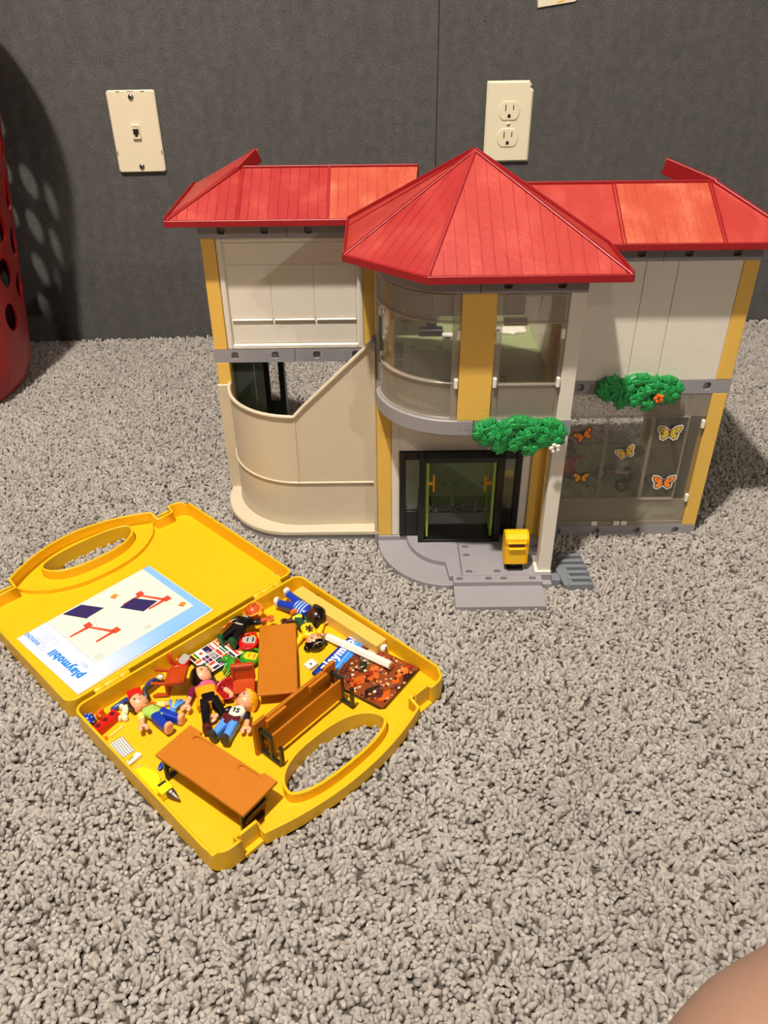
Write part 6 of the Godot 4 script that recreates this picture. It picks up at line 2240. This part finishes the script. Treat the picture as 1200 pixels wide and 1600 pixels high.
func red_bin() -> void:
	var t := thing("laundry_bin", "tall red plastic bin with rows of oval holes at the left edge", "bin", Transform3D(Basis(), Vector3(-.727, .001, -1.160)))
	var mb := MB.new()
	var cols := 26; var da := TAU / cols; var dh := .064; var top := .56
	var strip := func(a0: float, a1: float, y0: float, y1: float) -> void:
		if y1 <= y0 + .0005:
			return
		var n := maxi(1, int((y1 - y0) / .012))
		for i in n:
			var ya := lerpf(y0, y1, float(i) / n); var yb := lerpf(y0, y1, float(i + 1) / n)
			for inn in [0.0, .003]:
				var am := (a0 + a1) / 2
				for h in 2:
					var b0 := a0 if h == 0 else am; var b1 := am if h == 0 else a1
					mb.face([bin_point(b0, ya, inn), bin_point(b1, ya, inn), bin_point(b1, yb, inn), bin_point(b0, yb, inn)], Vector3(cos(am), 0, sin(am)) * (1.0 if inn == 0.0 else -1.0), 1 if inn == 0.0 else 2)
	for c in cols:
		var a0 := c * da; var a1 := a0 + da; var am := a0 + da / 2
		var y := .092 + (dh / 2 if c % 2 else 0.0)
		strip.call(a0, a1, 0.0, y)
		while y + dh < top - .07:
			# a cell with a slanting oval hole
			var n := 20
			var ce := Vector2(am, y + dh / 2)
			var inn := []; var out := []
			for i in n:
				var th := TAU * (i + .5) / n
				var e := Vector2(cos(th) * .0148, sin(th) * .0232).rotated(-.42)
				var dvec := Vector2(cos(th), sin(th))
				var k := 1.0 / maxf(absf(dvec.x), absf(dvec.y))
				inn.append(Vector2(am + e.x / .185, ce.y + e.y))
				out.append(Vector2(am + dvec.x * k * da / 2, ce.y + dvec.y * k * dh / 2))
			var nrm := Vector3(cos(am), 0, sin(am))
			for i in n:
				var j := (i + 1) % n
				for s in [0.0, .003]:
					var sg := 1.0 if s == 0.0 else -1.0
					mb.face([bin_point(inn[i].x, inn[i].y, s), bin_point(inn[j].x, inn[j].y, s), bin_point(out[j].x, out[j].y, s), bin_point(out[i].x, out[i].y, s)], nrm * sg, 1 if s == 0.0 else 2)
					if absf(out[i].x - out[j].x) > 1e-6 and absf(out[i].y - out[j].y) > 1e-6:
						var cx: float = a1 if maxf(out[i].x, out[j].x) > am else a0
						var cy: float = y + dh if maxf(out[i].y, out[j].y) > ce.y else y
						mb.face([bin_point(out[i].x, out[i].y, s), bin_point(cx, cy, s), bin_point(out[j].x, out[j].y, s)], nrm * sg, 1 if s == 0.0 else 2)
				var m: Vector2 = ce - (inn[i] + inn[j]) / 2
				mb.face([bin_point(inn[i].x, inn[i].y, 0), bin_point(inn[j].x, inn[j].y, 0), bin_point(inn[j].x, inn[j].y, .003), bin_point(inn[i].x, inn[i].y, .003)], Vector3(-sin(am) * m.x * .185, m.y, cos(am) * m.x * .185), 3)
			y += dh
		strip.call(a0, a1, y, top)
	put(mb, "bin_wall", M.bin_red, t)
	mb = MB.new()
	var rim := []
	for i in 48:
		rim.append(bin_point(TAU * i / 48, top, .0015))
	mb.tube(rim, [.006], 10, true)
	put(mb, "rim", M.bin_red, t)
	mb = MB.new()
	mb.lathe([Vector2(0, .004), Vector2(.158, .004), Vector2(.158, .008), Vector2(0, .008)], 40, 0, 1.0, 1.0)
	put(mb, "bottom", M.bin_red, t)
	# what shows through the holes
	t = thing("dark_bundle", "dark bundle with a separate yellow item inside the red bin, seen through its holes", "bundle", Transform3D(Basis(), Vector3(-.727, .010, -1.160)))
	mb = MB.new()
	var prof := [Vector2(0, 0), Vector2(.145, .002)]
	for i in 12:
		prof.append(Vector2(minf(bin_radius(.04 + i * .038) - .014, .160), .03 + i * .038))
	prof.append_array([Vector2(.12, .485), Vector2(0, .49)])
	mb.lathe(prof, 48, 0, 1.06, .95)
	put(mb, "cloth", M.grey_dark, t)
	mb = MB.new()
	for q in [[.66, .245, .030], [.40, .292, .022], [.95, .300, .026]]:
		var r := .160
		mb.ball(Vector3(cos(q[0]) * r * 1.06, q[1] - .01, sin(q[0]) * r * .95), Vector3(.008, q[2], q[2] * .5), 16, 10)
	put(mb, "yellow_item", M.lemon, t, "yellow item")  # separate item of unknown kind, only grouped with the bundle

# ------------------------------------------------------------------ the photographer's bare leg in the near corner
func person() -> void:
	# joints: hip, knee, calf, ankle; a tapered capsule between each two, joined smoothly and meshed on a grid
	var J := [Vector3(.330, .105, .330), Vector3(.372, .095, -.122), Vector3(.300, .075, -.208), Vector3(.213, .062, -.180), Vector3(.090, .048, -.132), Vector3(.040, .041, -.095)]
	var R := [.098, .078, .070, .0545, .037, .034]
	var cell := .010
	var lo := Vector3(-.04, -.02, -.32); var hi := Vector3(.50, .24, .45)
	var nx := int((hi.x - lo.x) / cell) + 1; var ny := int((hi.y - lo.y) / cell) + 1; var nz := int((hi.z - lo.z) / cell) + 1
	var f := PackedFloat32Array(); f.resize(nx * ny * nz)
	for k in nz:
		for j in ny:
			for i in nx:
				var p := lo + Vector3(i, j, k) * cell
				var d := 1.0
				for b in J.size() - 1:
					var a: Vector3 = J[b]; var ab: Vector3 = J[b + 1] - a
					var h := clampf((p - a).dot(ab) / ab.length_squared(), 0, 1)
					var e: float = (p - a - ab * h).length() - lerpf(R[b], R[b + 1], h)
					var q := maxf(.035 - absf(d - e), 0.0) / .035
					d = minf(d, e) - q * q * .035 * .25
				# resting on the carpet: flattened below
				d = maxf(d, .006 - p.y)
				f[(k * ny + j) * nx + i] = d
	var ids := {}
	var vs := PackedVector3Array(); 
	for k in nz - 1:
		for j in ny - 1:
			for i in nx - 1:
				var s := Vector3(); var n := 0
				var neg := 0
				var vals := []
				for c in 8:
					var v := f[((k + (c >> 2)) * ny + j + ((c >> 1) & 1)) * nx + i + (c & 1)]
					vals.append(v)
					if v < 0: neg += 1
				if neg == 0 or neg == 8:
					continue
				for e in [[0, 1], [2, 3], [4, 5], [6, 7], [0, 2], [1, 3], [4, 6], [5, 7], [0, 4], [1, 5], [2, 6], [3, 7]]:
					var va: float = vals[e[0]]; var vb: float = vals[e[1]]
					if (va < 0) != (vb < 0):
						var tt := va / (va - vb)
						var pa := Vector3(e[0] & 1, (e[0] >> 1) & 1, e[0] >> 2); var pb := Vector3(e[1] & 1, (e[1] >> 1) & 1, e[1] >> 2)
						s += pa.lerp(pb, tt); n += 1
				ids[(k * ny + j) * nx + i] = vs.size()
				vs.append(lo + (Vector3(i, j, k) + s / n) * cell)
	var base := Vector3(.33, 0, .10)
	var mb := MB.new()
	var tv := PackedVector3Array(); var tg := PackedInt32Array()
	for k in range(1, nz - 1):
		for j in range(1, ny - 1):
			for i in range(1, nx - 1):
				var v0 := f[(k * ny + j) * nx + i]
				for ax in 3:
					var o: Array = [[1, 0, 0], [0, 1, 0], [0, 0, 1]][ax]
					var v1 := f[((k + o[2]) * ny + j + o[1]) * nx + i + o[0]]
					if (v0 < 0) == (v1 < 0):
						continue
					var q := []
					for s in [[-1, -1], [0, -1], [0, 0], [-1, 0]]:
						var ii := i; var jj := j; var kk := k
						if ax == 0: jj += s[0]; kk += s[1]
						elif ax == 1: kk += s[0]; ii += s[1]
						else: ii += s[0]; jj += s[1]
						q.append(ids.get((kk * ny + jj) * nx + ii, -1))
					if q.has(-1):
						continue
					if v0 >= 0:
						q.reverse()
					for tri in [[0, 1, 2], [0, 2, 3]]:
						for w in tri:
							tv.append(vs[q[w]] - base)
						tg.append(1)
	mb.solid(tv, tg)
	var o := put(mb, "person", M.person_skin, self, "bare folded leg of a person seated at the near right corner, skin only", "person")
	o.position = base

# ------------------------------------------------------------------
func _ready() -> void:
	rng.seed = 12
	materials()
	view()
	var st := mat("sticker", Color(1, 1, 1), .4)
	st.vertex_color_use_as_albedo = true
	room()
	schoolhouse()
	carrying_case()
	leaflet()
	flag_card()
	booklet()
	figures()
	small_toys()
	house_toys()
	red_bin()
	person()
	# pile everywhere but under what presses it down
	var holes := [
		pv([-.183, -.938, -.0085, -.938, -.0085, -.746, .172, -.746, .172, -.663, .0665, -.663, .040, -.672, .016, -.689, .002, -.715, -.004, -.744, -.009, -.752, -.107, -.752, -.150, -.768, -.174, -.794, -.181, -.832]),
		pv([-.0085, -.938, .350, -.938, .350, -.758, .172, -.758, .172, -.822, -.0085, -.822]),
		pv([-.0085, -.784, .174, -.784, .174, -.745, -.0085, -.745]),
		pv([.071, -.668, .162, -.668, .162, -.629, .071, -.629]),
		pv([.188, -.712, .214, -.712, .216, -.662, .188, -.662]),
		disc(.158, 28, Vector2(-.727, -1.160)),
	]
	for s in [1.0, -1.0]:
		for q in halves(MB.inset(half_outline(s), -.0004), handle_hole(s, .004)):
			var w := PackedVector2Array()
			for p in q:
				var g := CF * Vector3(p.x, 0, p.y)
				w.append(Vector2(g.x, g.z))
			holes.append(w)
	pile(holes)
